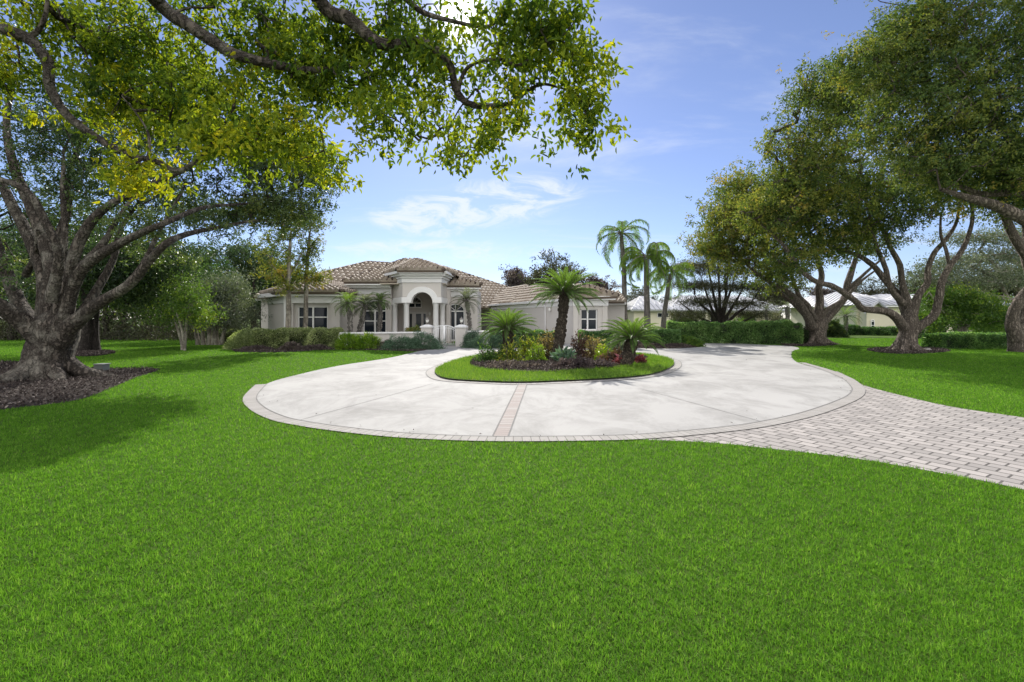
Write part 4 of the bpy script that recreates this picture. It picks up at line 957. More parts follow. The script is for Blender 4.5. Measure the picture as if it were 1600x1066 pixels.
#@@PLANTS
# ------------------------------------------------------------------ the big trees
# spreading camphor tree on the left
T1 = [
 limb([(72, 606, 12.2, .98), (74, 585, 12.2, .80), (78, 560, 12.2, .66), (82, 535, 12.2, .60), (90, 505, 12.2, .58), (92, 488, 12.2, .30)], 4),
 limb([(95, 530, 12.0, .45), (108, 510, 11.9, .36), (125, 498, 11.8, .27), (157, 472, 11.6, .20), (192, 452, 11.4, .175), (214, 433, 11.3, .16), (235, 406, 11.2, .14), (264, 378, 11.1, .12), (300, 364, 12.2, .10), (345, 355, 13.6, .08), (400, 345, 15.0, .05), (440, 350, 15.7, .03)]),
 limb([(92, 515, 12.0, .38), (103, 492, 11.8, .25), (112, 455, 11.7, .21), (126, 425, 11.6, .20), (150, 403, 11.5, .18), (200, 374, 11.3, .14), (264, 346, 11.1, .10), (321, 324, 12.6, .08), (392, 317, 14.8, .05), (450, 300, 16, .025)]),
 limb([(85, 515, 12.1, .40), (93, 488, 12.1, .27), (106, 440, 12.0, .23), (121, 385, 12.0, .20), (143, 346, 12.0, .17), (171, 321, 12.0, .14), (214, 299, 12.0, .11), (285, 267, 11.9, .08), (340, 240, 11.8, .05), (400, 215, 11.7, .03)]),
 limb([(78, 520, 12.2, .42), (78, 460, 12.2, .30), (82, 430, 12.2, .27), (76, 400, 12.3, .24), (60, 353, 12.4, .21), (43, 310, 12.5, .19), (25, 270, 12.6, .17), (10, 200, 12.7, .12), (20, 130, 12.8, .08)]),
 limb([(72, 520, 12.3, .40), (71, 445, 12.4, .26), (53, 388, 12.6, .22), (21, 324, 12.8, .19), (0, 285, 13, .16), (-40, 230, 13, .12), (-90, 150, 13, .07)]),
 limb([(82, 470, 12.5, .30), (87, 420, 12.7, .20), (93, 367, 13.0, .16), (107, 324, 13.3, .13), (106, 280, 13.6, .10), (125, 220, 14, .07), (150, 150, 14.3, .04)]),
 limb([(80, 470, 11.6, .22), (92, 400, 11.3, .15), (70, 345, 11.1, .13), (48, 305, 11, .11), (15, 285, 11, .10), (-20, 280, 11, .08)]),
 limb([(70, 535, 12.0, .42), (38, 505, 11.7, .33), (0, 478, 11.3, .26), (-50, 450, 11, .18), (-110, 400, 10.8, .10)]),
 limb([(66, 525, 12.6, .36), (30, 475, 13.0, .26), (7, 415, 13.3, .22), (-8, 370, 13.5, .17), (-20, 300, 13.8, .10)]),
 limb([(120, 505, 12.6, .26), (150, 455, 13.2, .17), (178, 403, 13.8, .13), (190, 355, 14.3, .10), (230, 300, 14.8, .06)]),
 limb([(126, 420, 11.7, .17), (165, 375, 12.2, .12), (185, 340, 12.6, .09), (215, 300, 13, .06)]),
 limb([(192, 452, 11.4, .13), (222, 415, 12.0, .10), (250, 360, 12.6, .08), (285, 300, 13.2, .05)]),
 limb([(98, 420, 12.1, .14), (101, 360, 12.3, .11), (98, 300, 12.5, .09), (100, 250, 12.7, .06)]),
 limb([(40, 430, 12.9, .14), (55, 400, 12.5, .10), (60, 360, 12.2, .07)]),
]
T1 = [(T1[0][0], T1[0][1]*.82)]+[(p_, r_*.66) for p_, r_ in T1[1:]]
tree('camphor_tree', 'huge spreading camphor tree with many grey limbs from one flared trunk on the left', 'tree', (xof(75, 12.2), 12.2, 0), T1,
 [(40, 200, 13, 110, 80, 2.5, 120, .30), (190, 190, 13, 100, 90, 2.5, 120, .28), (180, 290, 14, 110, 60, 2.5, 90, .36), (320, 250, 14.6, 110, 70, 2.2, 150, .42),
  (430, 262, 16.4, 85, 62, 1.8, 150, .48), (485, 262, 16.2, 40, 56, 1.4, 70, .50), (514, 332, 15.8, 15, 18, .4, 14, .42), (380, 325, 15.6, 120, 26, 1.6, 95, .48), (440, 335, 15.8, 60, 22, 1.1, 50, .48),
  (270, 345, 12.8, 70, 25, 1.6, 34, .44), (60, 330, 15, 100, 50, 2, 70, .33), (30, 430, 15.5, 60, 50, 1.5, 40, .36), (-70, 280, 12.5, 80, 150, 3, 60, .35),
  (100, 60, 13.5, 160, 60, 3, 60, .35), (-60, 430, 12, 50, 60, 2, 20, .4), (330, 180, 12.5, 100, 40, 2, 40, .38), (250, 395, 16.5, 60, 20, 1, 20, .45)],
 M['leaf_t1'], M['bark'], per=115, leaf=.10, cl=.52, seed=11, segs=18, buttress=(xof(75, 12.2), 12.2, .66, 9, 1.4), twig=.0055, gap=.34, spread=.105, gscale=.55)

# camphor tree standing just left of the viewpoint: its boughs hang over the lawn
T2 = [
 limbw([(-6.3, -1.5, -.1, .55), (-6.2, -1.45, 1.2, .42), (-6.0, -1.2, 2.6, .38), (-5.7, -.7, 4.0, .34), (-5.2, 0.4, 5.6, .28)]),
 limbw([(-6.0, -1.0, 3.0, .22), (-6.3, .8, 4.2, .19), (-6.4, 3.0, 4.9, .16)]+[(*P(x, y, D), r_) for x, y, D, r_ in [(-60, 20, 5.4, .12), (0, 44, 5.4, .105), (44, 61, 5.4, .095), (74, 95, 5.4, .085), (78, 135, 5.4, .078), (101, 176, 5.4, .07), (142, 209, 5.4, .062), (196, 240, 5.4, .056), (243, 252, 5.4, .048), (280, 267, 5.4, .042), (314, 243, 5.4, .035), (344, 203, 5.4, .022), (365, 170, 5.5, .012)]]),
 limbw([(-5.3, .2, 5.4, .24), (-4.6, 2.5, 5.7, .20), (-4.3, 4.2, 5.6, .17)]+[(*P(x, y, D), r_) for x, y, D, r_ in [(250, 7, 5.3, .115), (287, 34, 5.3, .11), (321, 57, 5.3, .105), (365, 84, 5.3, .095), (420, 99, 5.3, .08), (480, 110, 5.3, .06), (530, 105, 5.3, .03)]]),
 limbw([(-5.2, .4, 5.6, .22), (-3.6, 2.6, 6.0, .18), (-2.4, 4.0, 5.6, .15)]+[(*P(x, y, D), r_) for x, y, D, r_ in [(500, 3, 4.9, .115), (545, 29, 4.9, .105), (587, 65, 4.9, .09), (616, 70, 4.9, .082), (655, 65, 4.9, .072), (681, 78, 4.9, .068), (704, 104, 4.9, .062), (711, 136, 4.9, .058), (727, 159, 4.9, .054), (756, 166, 4.9, .048), (798, 162, 4.9, .040), (821, 143, 4.9, .030), (847, 132, 4.9, .024), (870, 136, 4.9, .018), (899, 146, 4.9, .012), (912, 165, 4.9, .008)]]),
 limbw([(*P(x, y, D), r_) for x, y, D, r_ in [(716, 148, 4.9, .035), (720, 125, 4.9, .032), (733, 104, 4.85, .030), (760, 94, 4.8, .028), (789, 94, 4.75, .026), (811, 102, 4.7, .022), (847, 78, 4.7, .017), (886, 49, 4.7, .012), (907, 18, 4.7, .007)]]),
 limbw([(-3.0, 3.4, 5.9, .12), (-1.9, 4.4, 5.5, .08)]+[(*P(x, y, D), r_) for x, y, D, r_ in [(600, -30, 5.0, .06), (636, 0, 5.0, .05), (662, 20, 5.0, .042), (707, 33, 5.0, .034), (760, 42, 5, .026), (789, 20, 5, .015), (820, -20, 5, .008)]]),
 limbw([(*P(x, y, D), r_) for x, y, D, r_ in [(44, 61, 5.4, .05), (65, 40, 5.4, .04), (74, 0, 5.4, .03), (70, -60, 5.4, .02)]]),
 limbw([(*P(x, y, D), r_) for x, y, D, r_ in [(232, 248, 5.4, .03), (232, 210, 5.5, .022), (215, 180, 5.6, .015), (190, 150, 5.6, .01)]]),
 limbw([(*P(x, y, D), r_) for x, y, D, r_ in [(756, 166, 4.9, .018), (745, 140, 4.9, .02), (735, 150, 4.9, .015), (715, 175, 4.9, .012), (700, 215, 4.85, .008), (724, 245, 4.8, .005)]]),
]
T2 = [T2[0]]+[(p_, r_*.66) for p_, r_ in T2[1:]]
tree('camphor_tree', 'overhanging camphor boughs with yellow green leaves spreading across the top left', 'tree', (-6.3, -1.5, 0), T2,
 [(110, 40, 6.2, 120, 60, .7, 40, .56), (230, 90, 6.3, 110, 65, .7, 50, .48), (300, 150, 6.1, 90, 60, .6, 46, .50), (190, 165, 6.1, 80, 42, .5, 26, .58), (400, 40, 6.0, 110, 55, .6, 40, .46),
  (430, 130, 5.8, 80, 60, .5, 34, .50), (350, 215, 5.4, 70, 42, .4, 26, .58), (222, 275, 5.4, 42, 18, .2, 11, .70), (16, 110, 5.5, 36, 50, .4, 14, .60), (455, 210, 5.3, 55, 40, .3, 16, .58), (495, 250, 5.2, 28, 26, .2, 8, .62),
  (505, 110, 5.5, 55, 60, .5, 24, .44), (560, 50, 5.4, 70, 60, .5, 24, .42), (595, 130, 5.4, 55, 50, .4, 18, .45), (590, 190, 4.95, 40, 22, .3, 7, .50),
  (650, 35, 5.3, 70, 45, .5, 17, .42), (650, 195, 4.9, 40, 30, .2, 8, .52), (775, 190, 4.85, 42, 20, .2, 8, .56), (745, 225, 4.8, 22, 14, .15, 6, .60), (790, 50, 4.9, 60, 45, .4, 15, .42), (840, 45, 4.8, 45, 45, .4, 13, .48),
  (785, 120, 4.9, 40, 24, .2, 6, .46), (896, 112, 4.85, 32, 38, .25, 11, .60), (918, 175, 4.8, 18, 32, .2, 9, .60), (908, 210, 4.8, 10, 10, .1, 3, .55), (870, 70, 4.8, 38, 45, .3, 9, .54), (690, 130, 5.1, 36, 40, .2, 7, .46), (640, 90, 5, 40, 30, .3, 8, .44),
  (30, -80, 6, 300, 90, 1.5, 30, .5), (500, -90, 5.6, 200, 60, 1.0, 20, .45)],
 M['leaf_yellow'], M['bark'], per=66, leaf=.078, cl=.32, seed=23, segs=12, hi=True, twig=.0032, droop=.55, ratio=.46, gap=.0, spread=.17)

# right-hand row
R1 = [
 limb([(1415, 556, 22.3, .95), (1416, 545, 22.3, .72), (1418, 530, 22.3, .60), (1420, 510, 22.3, .56), (1422, 490, 22.3, .48), (1424, 476, 22.3, .30)], 4),
 limb([(1412, 512, 22.1, .36), (1402, 498, 21.9, .30), (1385, 487, 21.7, .27), (1350, 483, 21.4, .22), (1338, 472, 21.3, .20), (1322, 460, 21.2, .20), (1300, 447, 21, .19), (1275, 440, 21, .165), (1250, 421, 20.9, .15), (1228, 388, 20.8, .12), (1195, 355, 20.7, .085), (1160, 330, 20.6, .05)]),
 limb([(1418, 492, 22.4, .34), (1405, 465, 22.6, .27), (1380, 434, 22.8, .22), (1362, 413, 22.9, .19), (1335, 397, 23, .15), (1295, 385, 23.2, .11), (1250, 360, 23.4, .07)]),
 limb([(1420, 480, 22.3, .32), (1410, 445, 22.3, .21), (1406, 415, 22.3, .19), (1392, 388, 22.3, .16), (1375, 352, 22.3, .12), (1350, 310, 22.3, .08)]),
 limb([(1412, 475, 22.0, .24), (1392, 452, 21.8, .18), (1384, 420, 21.7, .16), (1372, 392, 21.6, .14), (1360, 360, 21.5, .10), (1330, 320, 21.5, .06)]),
 limb([(1425, 490, 22.2, .36), (1435, 462, 22.1, .24), (1449, 442, 22, .21), (1450, 420, 22, .18), (1460, 395, 22, .16), (1478, 374, 22, .14), (1495, 345, 22, .10), (1500, 300, 22, .06)]),
 limb([(1424, 520, 22.2, .36), (1440, 508, 22.0, .30), (1460, 492, 21.8, .27), (1467, 467, 21.7, .25), (1472, 440, 21.6, .22), (1485, 415, 21.6, .19), (1500, 396, 21.6, .17), (1512, 372, 21.5, .14), (1520, 335, 21.4, .10), (1510, 300, 21.3, .07)]),
 limb([(1484, 417, 21.6, .12), (1478, 390, 21.7, .11), (1470, 368, 21.8, .09), (1470, 335, 21.9, .06)]),
]
R1 = [(p_, r_*.66) for p_, r_ in R1]
tree('camphor_tree', 'thick spreading tree with curved brown limbs standing on the right lawn', 'tree', (xof(1415, 22.3), 22.3, 0), R1,
 [(1290, 300, 20.5, 95, 60, 3.0, 150, .42), (1255, 235, 20, 50, 60, 2.0, 80, .46), (1350, 220, 20, 90, 80, 3, 130, .40), (1400, 300, 21, 90, 50, 2.5, 90, .40), (1320, 372, 22, 90, 26, 2, 60, .42),
  (1470, 285, 21.5, 80, 55, 2.5, 90, .38), (1225, 330, 20.5, 50, 45, 1.6, 60, .46), (1300, 145, 19.5, 42, 45, 1.5, 50, .42), (1268, 140, 19, 24, 32, .8, 22, .42), (1360, 130, 19.5, 60, 60, 2, 60, .38), (1370, 345, 22, 60, 22, 1.5, 30, .36), (1240, 400, 21, 30, 25, 1.0, 22, .42), (1180, 330, 20.5, 28, 28, .9, 20, .48)],
 M['leaf_olive'], M['bark_pale'], per=100, leaf=.14, cl=.85, spread=.105, seed=31, segs=14, buttress=(xof(1415, 22.3), 22.3, .55, 8, .9), twig=.010, gap=.17, gscale=.3)
R2 = [
 limb([(1273, 543, 28.2, 1.25), (1274, 532, 28.2, .95), (1276, 518, 28.2, .82), (1278, 505, 28.2, .78), (1279, 492, 28.2, .50)], 4),
 limb([(1268, 512, 28.0, .48), (1262, 495, 27.8, .36), (1250, 475, 27.6, .28), (1238, 462, 27.5, .24), (1222, 450, 27.4, .20), (1205, 443, 27.3, .16), (1180, 425, 27, .10), (1150, 400, 27, .06)]),
 limb([(1268, 506, 28.2, .40), (1256, 490, 28.3, .27), (1240, 474, 28.4, .22), (1222, 460, 28.5, .18), (1208, 446, 28.5, .14), (1190, 420, 28.5, .09)]),
 limb([(1272, 500, 28, .36), (1262, 478, 28, .26), (1250, 465, 28, .22), (1243, 448, 28, .18), (1235, 425, 28, .12), (1225, 390, 28, .07)]),
 limb([(1277, 500, 28.2, .46), (1281, 470, 28.2, .34), (1279, 450, 28.2, .30), (1284, 430, 28.3, .24), (1275, 400, 28.4, .16), (1260, 350, 28.5, .08)]),
 limb([(1284, 505, 28.2, .44), (1302, 487, 28.3, .32), (1320, 465, 28.4, .30), (1324, 445, 28.4, .30), (1330, 425, 28.5, .26), (1338, 400, 28.6, .18), (1345, 360, 28.7, .10)]),
 limb([(1282, 495, 28.0, .28), (1296, 482, 27.9, .22), (1318, 468, 27.9, .16), (1345, 440, 27.8, .12), (1372, 420, 27.8, .07)]),
 limb([(1322, 455, 28.3, .18), (1340, 438, 28.2, .15), (1362, 418, 28.1, .11), (1385, 400, 28, .07)]),
]
R2 = [(p_, r_*.66) for p_, r_ in R2]
tree('camphor_tree', 'broad tree with several leaning limbs standing at the end of the clipped hedge', 'tree', (xof(1273, 28.2), 28.2, 0), R2,
 [(1150, 365, 27, 50, 38, 2.5, 85, .50), (1195, 320, 27, 70, 50, 3, 130, .48), (1165, 300, 26.5, 40, 26, 1.6, 50, .52), (1245, 385, 27.5, 70, 32, 2.5, 80, .46), (1115, 378, 27, 20, 22, 1.2, 22, .50), (1215, 425, 27, 34, 20, 1.4, 40, .42), (1160, 405, 27, 50, 14, 1.6, 26, .50), (1320, 380, 29, 60, 30, 2, 40, .42), (1265, 300, 28, 60, 60, 3, 60, .44), (1135, 330, 26.5, 28, 26, 1.2, 26, .52)],
 M['leaf_olive'], M['bark_pale'], per=95, leaf=.17, cl=1.0, spread=.105, seed=37, segs=14, buttress=(xof(1273, 28.2), 28.2, .66, 8, 1.0), twig=.012, gap=.15, gscale=.3)
R3 = [
 limb([(1790, 585, 13.2, .8), (1780, 540, 13.2, .55), (1765, 480, 13.2, .48), (1740, 420, 13.2, .42), (1700, 380, 13.2, .34)], 4),
 limb([(1760, 430, 13.2, .32), (1690, 385, 13.1, .24), (1640, 362, 13.0, .20), (1600, 342, 12.9, .17), (1565, 325, 12.9, .145), (1535, 315, 12.8, .12), (1508, 308, 12.8, .09), (1470, 296, 12.7, .05)]),
 limb([(1720, 395, 13.2, .26), (1660, 330, 13.2, .17), (1600, 303, 13.2, .13), (1560, 302, 13.3, .11), (1530, 303, 13.3, .08), (1490, 285, 13.3, .05)]),
 limb([(1700, 380, 13.2, .28), (1650, 290, 13.4, .18), (1590, 220, 13.6, .13), (1520, 165, 13.6, .09), (1450, 130, 13.6, .05)]),
 limb([(1620, 310, 13.2, .14), (1580, 280, 13.0, .14), (1560, 265, 13.0, .12), (1530, 230, 13, .08), (1500, 190, 13, .05)]),
]
tree('camphor_tree', 'dense dark green crown filling the top right corner with a heavy low bough', 'tree', (xof(1785, 13.2), 13.2, 0), R3,
 [(1500, 70, 13.4, 95, 75, 2.2, 150, .34), (1560, 190, 12.8, 95, 75, 2, 140, .28), (1440, 160, 13.2, 70, 60, 1.7, 95, .38), (1505, 262, 13, 85, 35, 1.3, 75, .36), (1410, 75, 13.6, 45, 50, 1.3, 48, .36), (1355, 105, 13.6, 40, 38, 1.1, 30, .40),
  (1600, 60, 13.5, 70, 80, 2, 70, .32), (1440, 25, 13.6, 50, 40, 1.2, 40, .32), (1330, 85, 13.8, 18, 26, .5, 9, .40), (1600, 260, 12.6, 55, 26, 1.2, 26, .34), (1400, 220, 14, 55, 45, 1.4, 45, .42), (1700, 120, 13.5, 120, 160, 3, 90, .35), (1500, -60, 14, 180, 70, 2.5, 60, .35)],
 M['leaf_olive'], M['bark_pale'], per=115, leaf=.10, cl=.55, spread=.105, seed=41, segs=12, twig=.0062, gap=.15, gscale=.5)
R4 = [
 limb([(1596, 556, 21.5, .55), (1594, 540, 21.5, .44), (1592, 525, 21.5, .38), (1590, 505, 21.5, .30)], 4),
 limb([(1590, 530, 21.4, .30), (1582, 508, 21.4, .26), (1584, 490, 21.3, .22), (1591, 472, 21.2, .2), (1604, 455, 21.1, .19), (1620, 430, 21, .16), (1600, 395, 21, .19), (1586, 372, 21, .18), (1576, 352, 21, .17), (1568, 330, 21, .14), (1560, 290, 21, .08)]),
 limb([(1594, 530, 21.6, .30), (1600, 500, 21.6, .24), (1600, 470, 21.7, .2), (1612, 440, 21.8, .19), (1602, 400, 21.8, .17), (1604, 360, 21.8, .15), (1590, 320, 21.8, .1)]),
]
tree('camphor_tree', 'slim leaning double trunked tree at the right edge beside the low hedge', 'tree', (xof(1594, 21.5), 21.5, 0), R4,
 [(1580, 300, 21, 50, 28, 1.5, 40, .34), (1640, 300, 21, 60, 60, 2, 50, .36), (1560, 322, 21, 30, 16, .9, 12, .40)], M['leaf_olive'], M['bark_pale'], per=110, leaf=.15, cl=.9, seed=43, segs=10, twig=.010)
R5 = [
 limb([(1645, 545, 30, .35), (1640, 500, 30, .28), (1625, 480, 30, .22)], 4),
 limb([(1635, 490, 30, .24), (1600, 475, 30, .20), (1575, 468, 29.8, .18), (1545, 462, 29.6, .15), (1515, 450, 29.4, .11), (1480, 440, 29.2, .06)]),
 limb([(1630, 485, 30, .22), (1590, 450, 30.2, .16), (1560, 420, 30.4, .12), (1530, 390, 30.6, .07)]),
 limb([(1575, 468, 29.8, .12), (1560, 440, 29.8, .10), (1535, 425, 29.8, .07), (1490, 400, 29.8, .04)]),
]
tree('oak_tree', 'airy grey green tree with layered foliage behind the right lawn', 'tree', (xof(1645, 30), 30, 0), R5,
 [(1560, 400, 30, 60, 8, 2.5, 44, .5), (1520, 425, 30, 70, 7, 2.5, 40, .5), (1500, 445, 29.5, 50, 6, 2, 26, .45), (1570, 440, 30, 50, 8, 2, 36, .5), (1530, 370, 30.5, 50, 10, 2, 34, .5), (1590, 370, 30, 40, 14, 2, 30, .5), (1480, 410, 30, 40, 8, 1.5, 24, .5), (1640, 400, 30, 50, 60, 3, 50, .5), (1450, 432, 30, 26, 6, 1, 12, .5)],
 M['leaf_grey'], M['bark_smooth'], per=90, leaf=.14, cl=.95, seed=47, flat=.3, twig=.010, segs=8)
bt = []
for k, (a, e) in enumerate([(-40, -18), (-22, 4), (4, -12), (26, 2), (44, -20), (-8, 14)]):
    bt.append(limb([(1500, 527, 29, .13), (1500+a*.35, 508+e*.2, 29, .10), (1500+a*.8, 490+e*.5, 29+k*.2-.5, .07), (1500+a*1.2, 475+e, 29, .03)]))
tree('shade_tree', 'bright green low spreading tree behind the clipped hedge on the right', 'tree', (xof(1500, 29), 29, 0), bt,
 [(1500, 480, 29, 52, 24, 1.8, 120, .45), (1480, 462, 29, 30, 16, 1.3, 40, .5), (1540, 495, 29, 34, 18, 1.3, 46, .42), (1455, 500, 29, 22, 14, 1, 24, .45)], M['leaf_green'], M['bark_smooth'], per=110, leaf=.15, cl=.75, seed=53, segs=7, twig=.009, flat=.4)

# dark feathery tree behind the hedge
def fan_limbs(px, py, D, r0, tips, seed):
    r = np.random.default_rng(seed); L_ = [limb([(px, py, D, r0*1.15), (px-2, py-8, D, r0), (px, py-16, D, r0*.85)], 4)]
    for tx, ty in tips:
        mx, my = px+(tx-px)*.45+r.normal(0, 2), py-14+(ty-py+14)*.45+r.normal(0, 3); dz = r.uniform(-1.5, 1.5)
        L_.append(limb([(px, py-10, D, r0*.6), (px+(tx-px)*.18, py-14+(ty-py+14)*.22, D+dz*.2, r0*.45), (mx, my, D+dz*.5, r0*.32), (px+(tx-px)*.75, py-14+(ty-py+14)*.72, D+dz*.8, r0*.2), (tx, ty, D+dz, r0*.09)]))
    return L_
tree('cedar_tree', 'dark purple brown tree with flat layered branches behind the clipped hedge', 'tree', (xof(1125, 36), 36, 0),
 fan_limbs(1125, 532, 36, .34, [(1075, 495), (1085, 460), (1095, 430), (1105, 405), (1122, 392), (1135, 410), (1150, 420), (1165, 440), (1180, 465), (1190, 488), (1060, 470), (1140, 400)], 4),
 [(1125, 400, 36, 36, 12, 2, 44, .4), (1095, 420, 36, 34, 8, 2, 40, .45), (1150, 425, 36, 36, 8, 2, 40, .4), (1080, 445, 36, 26, 6, 2, 34, .4), (1130, 448, 36, 50, 6, 2.5, 50, .35), (1175, 450, 36, 22, 6, 2, 26, .4), (1095, 470, 36, 34, 6, 2, 34, .35), (1165, 475, 36, 34, 6, 2, 34, .35), (1075, 492, 36, 26, 6, 2, 30, .4), (1180, 492, 36, 22, 5, 2, 22, .4), (1110, 388, 36, 28, 8, 1.5, 26, .5), (1070, 412, 36, 14, 10, 1.2, 14, .55)],
 M['leaf_mix'], M['bark_dark'], per=120, leaf=.13, cl=.85, seed=59, flat=.22, twig=.012, segs=8, ratio=.3)

# slender trees before the left wing
tree('slender_tree', 'slim grey trunked tree in front of the left wing window, nearer one', 'tree', (xof(451, 24.3), 24.3, 0),
 [limb([(450, 546, 24.3, .19), (450, 530, 24.3, .155), (451, 490, 24.3, .14), (451, 450, 24.3, .12), (452, 400, 24.3, .09), (455, 360, 24.3, .05)]), limb([(451, 440, 24.3, .06), (435, 425, 24.2, .045), (420, 410, 24.1, .03)]), limb([(451, 430, 24.3, .06), (465, 410, 24.4, .04), (472, 395, 24.4, .025)])],
 [(440, 395, 24.2, 40, 32, 1.1, 34, .52), (455, 350, 24.2, 36, 26, 1.1, 30, .5), (430, 430, 24.2, 24, 16, .7, 12, .64), (448, 445, 24.2, 16, 9, .5, 12, .6)], M['leaf_olive'], M['bark_smooth'], per=80, leaf=.12, cl=.55, spread=.105, seed=61, segs=10, twig=.008, flute=0)
tree('slender_tree', 'slim grey trunked tree in front of the left wing window, right one with yellowing leaves', 'tree', (xof(478, 25.2), 25.2, 0),
 [limb([(476, 545, 25.2, .17), (477, 520, 25.2, .135), (478, 480, 25.2, .12), (479, 430, 25.2, .10), (482, 385, 25.2, .07), (486, 345, 25.2, .04)]), limb([(481, 400, 25.2, .05), (490, 380, 25.2, .035), (497, 372, 25.2, .02)]), limb([(480, 430, 25.2, .05), (492, 425, 25.2, .03), (505, 432, 25.2, .02)])],
 [(478, 430, 25.1, 32, 16, .9, 24, .60), (494, 436, 25.1, 20, 12, .6, 10, .80), (490, 385, 25.1, 11, 14, .5, 10, .45), (480, 350, 25.1, 24, 26, .9, 34, .48), (484, 400, 25.1, 14, 12, .5, 10, .5)], M['leaf_olive'], M['bark_smooth'], per=80, leaf=.12, cl=.50, spread=.105, seed=63, segs=10, twig=.008, flute=0)

# small multi-stemmed trees on the left lawn
tree('myrtle_tree', 'small multi stemmed tree with yellow green leaves on the left lawn', 'tree', (xof(287, 22.5), 22.5, 0),
 [limb([(286, 548, 22.5, .09), (283, 532, 22.5, .07), (275, 505, 22.5, .05), (268, 480, 22.5, .03)]), limb([(288, 548, 22.5, .08), (290, 525, 22.5, .065), (292, 500, 22.5, .05), (300, 475, 22.5, .03)]), limb([(286, 548, 22.5, .07), (284, 520, 22.7, .05), (284, 490, 22.9, .03)]), limb([(289, 548, 22.3, .06), (284, 515, 22.2, .05), (276, 490, 22, .03)])],
 [(285, 480, 22.5, 34, 22, 1.1, 60, .55), (310, 490, 22.5, 26, 16, .9, 30, .65), (262, 490, 22.5, 20, 18, .8, 22, .5), (290, 455, 22.6, 26, 18, .9, 30, .6)], M['leaf_green'], M['bark_smooth'], per=70, leaf=.10, cl=.62, seed=67, segs=8, twig=.006, gap=.2, gscale=1)
tree('myrtle_tree', 'pale grey green multi stemmed tree behind the small left lawn tree', 'tree', (xof(335, 27), 27, 0),
 [limb([(p, 541, 27, .14), (p+d*.3, 525, 27, .11), (p+d, 500, 27, .08), (p+d*2.2, 470, 27, .04)]) for p, d in ((310, -9), (318, -3), (326, 3), (333, 6), (345, 12), (338, 1))],
 [(335, 475, 27, 44, 30, 2, 110, .50), (365, 490, 27, 26, 22, 1.3, 46, .6), (350, 450, 27.4, 28, 20, 1.4, 40, .5), (310, 470, 27, 24, 26, 1.3, 34, .45)], M['leaf_grey'], M['bark_smooth'], per=110, leaf=.13, cl=.85, seed=71, segs=8, twig=.008)

# a pair of dark trunks behind the big left tree
tree('oak_tree', 'dark twin trunked tree standing on mulch behind the huge left tree', 'tree', (xof(138, 21.5), 21.5, 0),
 [limb([(132, 552, 21.5, .34), (134, 535, 21.5, .25), (135, 510, 21.5, .21), (133, 450, 21.5, .18), (125, 380, 21.5, .12)]), limb([(148, 552, 21.8, .30), (146, 535, 21.8, .24), (146, 500, 21.8, .21), (150, 440, 21.8, .17), (165, 380, 21.8, .10)])],
 [(140, 400, 21.5, 110, 50, 3, 110, .35), (210, 440, 22, 60, 26, 2, 44, .42), (60, 440, 22, 60, 40, 2, 50, .38), (240, 405, 22, 50, 30, 2.5, 40, .36), (215, 470, 22.5, 26, 14, 1, 18, .5)], M['leaf_dark'], M['bark_dark'], per=110, leaf=.17, cl=1.1, seed=73, segs=9, twig=.010)

# ------------------------------------------------------------------ woods and far trees (each its own, copied from a few kinds)
def far_tree(kind, loc, h, w, lm, bm, seed, per=60, n=90, leaf=.30, trunkh=.35, label='', group=''):
    r = np.random.default_rng(seed); x, y = loc; th = h*trunkh
    L_ = [limbw([(x, y, -.1, .04*h), (x+.1, y, th*.5, .028*h), (x, y, th, .024*h), (x+.2, y, h*.8, .008*h)])]
    for k in range(6):
        a = k*1.05+r.uniform(-.3, .3); L_.append(limbw([(x, y, th*.7, .018*h), (x+math.cos(a)*w*.3, y+math.sin(a)*w*.3, th*1.2, .013*h), (x+math.cos(a)*w*.7, y+math.sin(a)*w*.7, h*.62, .006*h)]))
    lob = [(x, y, h*.66, w*.75, w*.75, h*.32, n//2, .45)]
    for k in range(5):
        a = r.uniform(0, 6.28); lob.append((x+math.cos(a)*w*.5, y+math.sin(a)*w*.5, r.uniform(.4, .85)*h, w*.45, w*.45, h*.16, n//8, r.uniform(.3, .6)))
    return tree(kind, label, 'tree', (x, y, 0), L_, lob, lm, bm, per=per, leaf=leaf, cl=h*.10, seed=seed, segs=7, twig=.012, world=True, flute=0, group=group)
def copy_thing(root, loc, rz, sc, label):
    c = root.copy(); C.objects.link(c); c.location = loc; c.rotation_euler = (0, 0, rz); c.scale = (sc[0], sc[0], sc[1]); c['label'] = label
    for ch in root.children:
        d = ch.copy(); C.objects.link(d); d.parent = c
    return c
GW = 'trees of the wood behind the left lawn'
wa = far_tree('wood_tree', (xof(395, 38), 38), 8.2, 3.2, M['leaf_dark'], M['bark_dark'], 81, 70, 130, .24, .25, 'dark evergreen rising just left of the house roof', GW)
wb = far_tree('wood_tree', (xof(230, 36), 36), 7.5, 3.0, M['leaf_green'], M['bark_dark'], 82, 70, 110, .22, .3, 'yellow green tree of the wood seen under the long left limb', GW)
wc = far_tree('wood_tree', (xof(60, 38), 38), 10, 3.6, M['leaf_dark'], M['bark_dark'], 83, 70, 130, .26, .3, 'tall dark tree of the wood behind the huge left trunk', GW)
GL = ['dark tree of the left wood, {}', 'lighter tree of the left wood, {}']
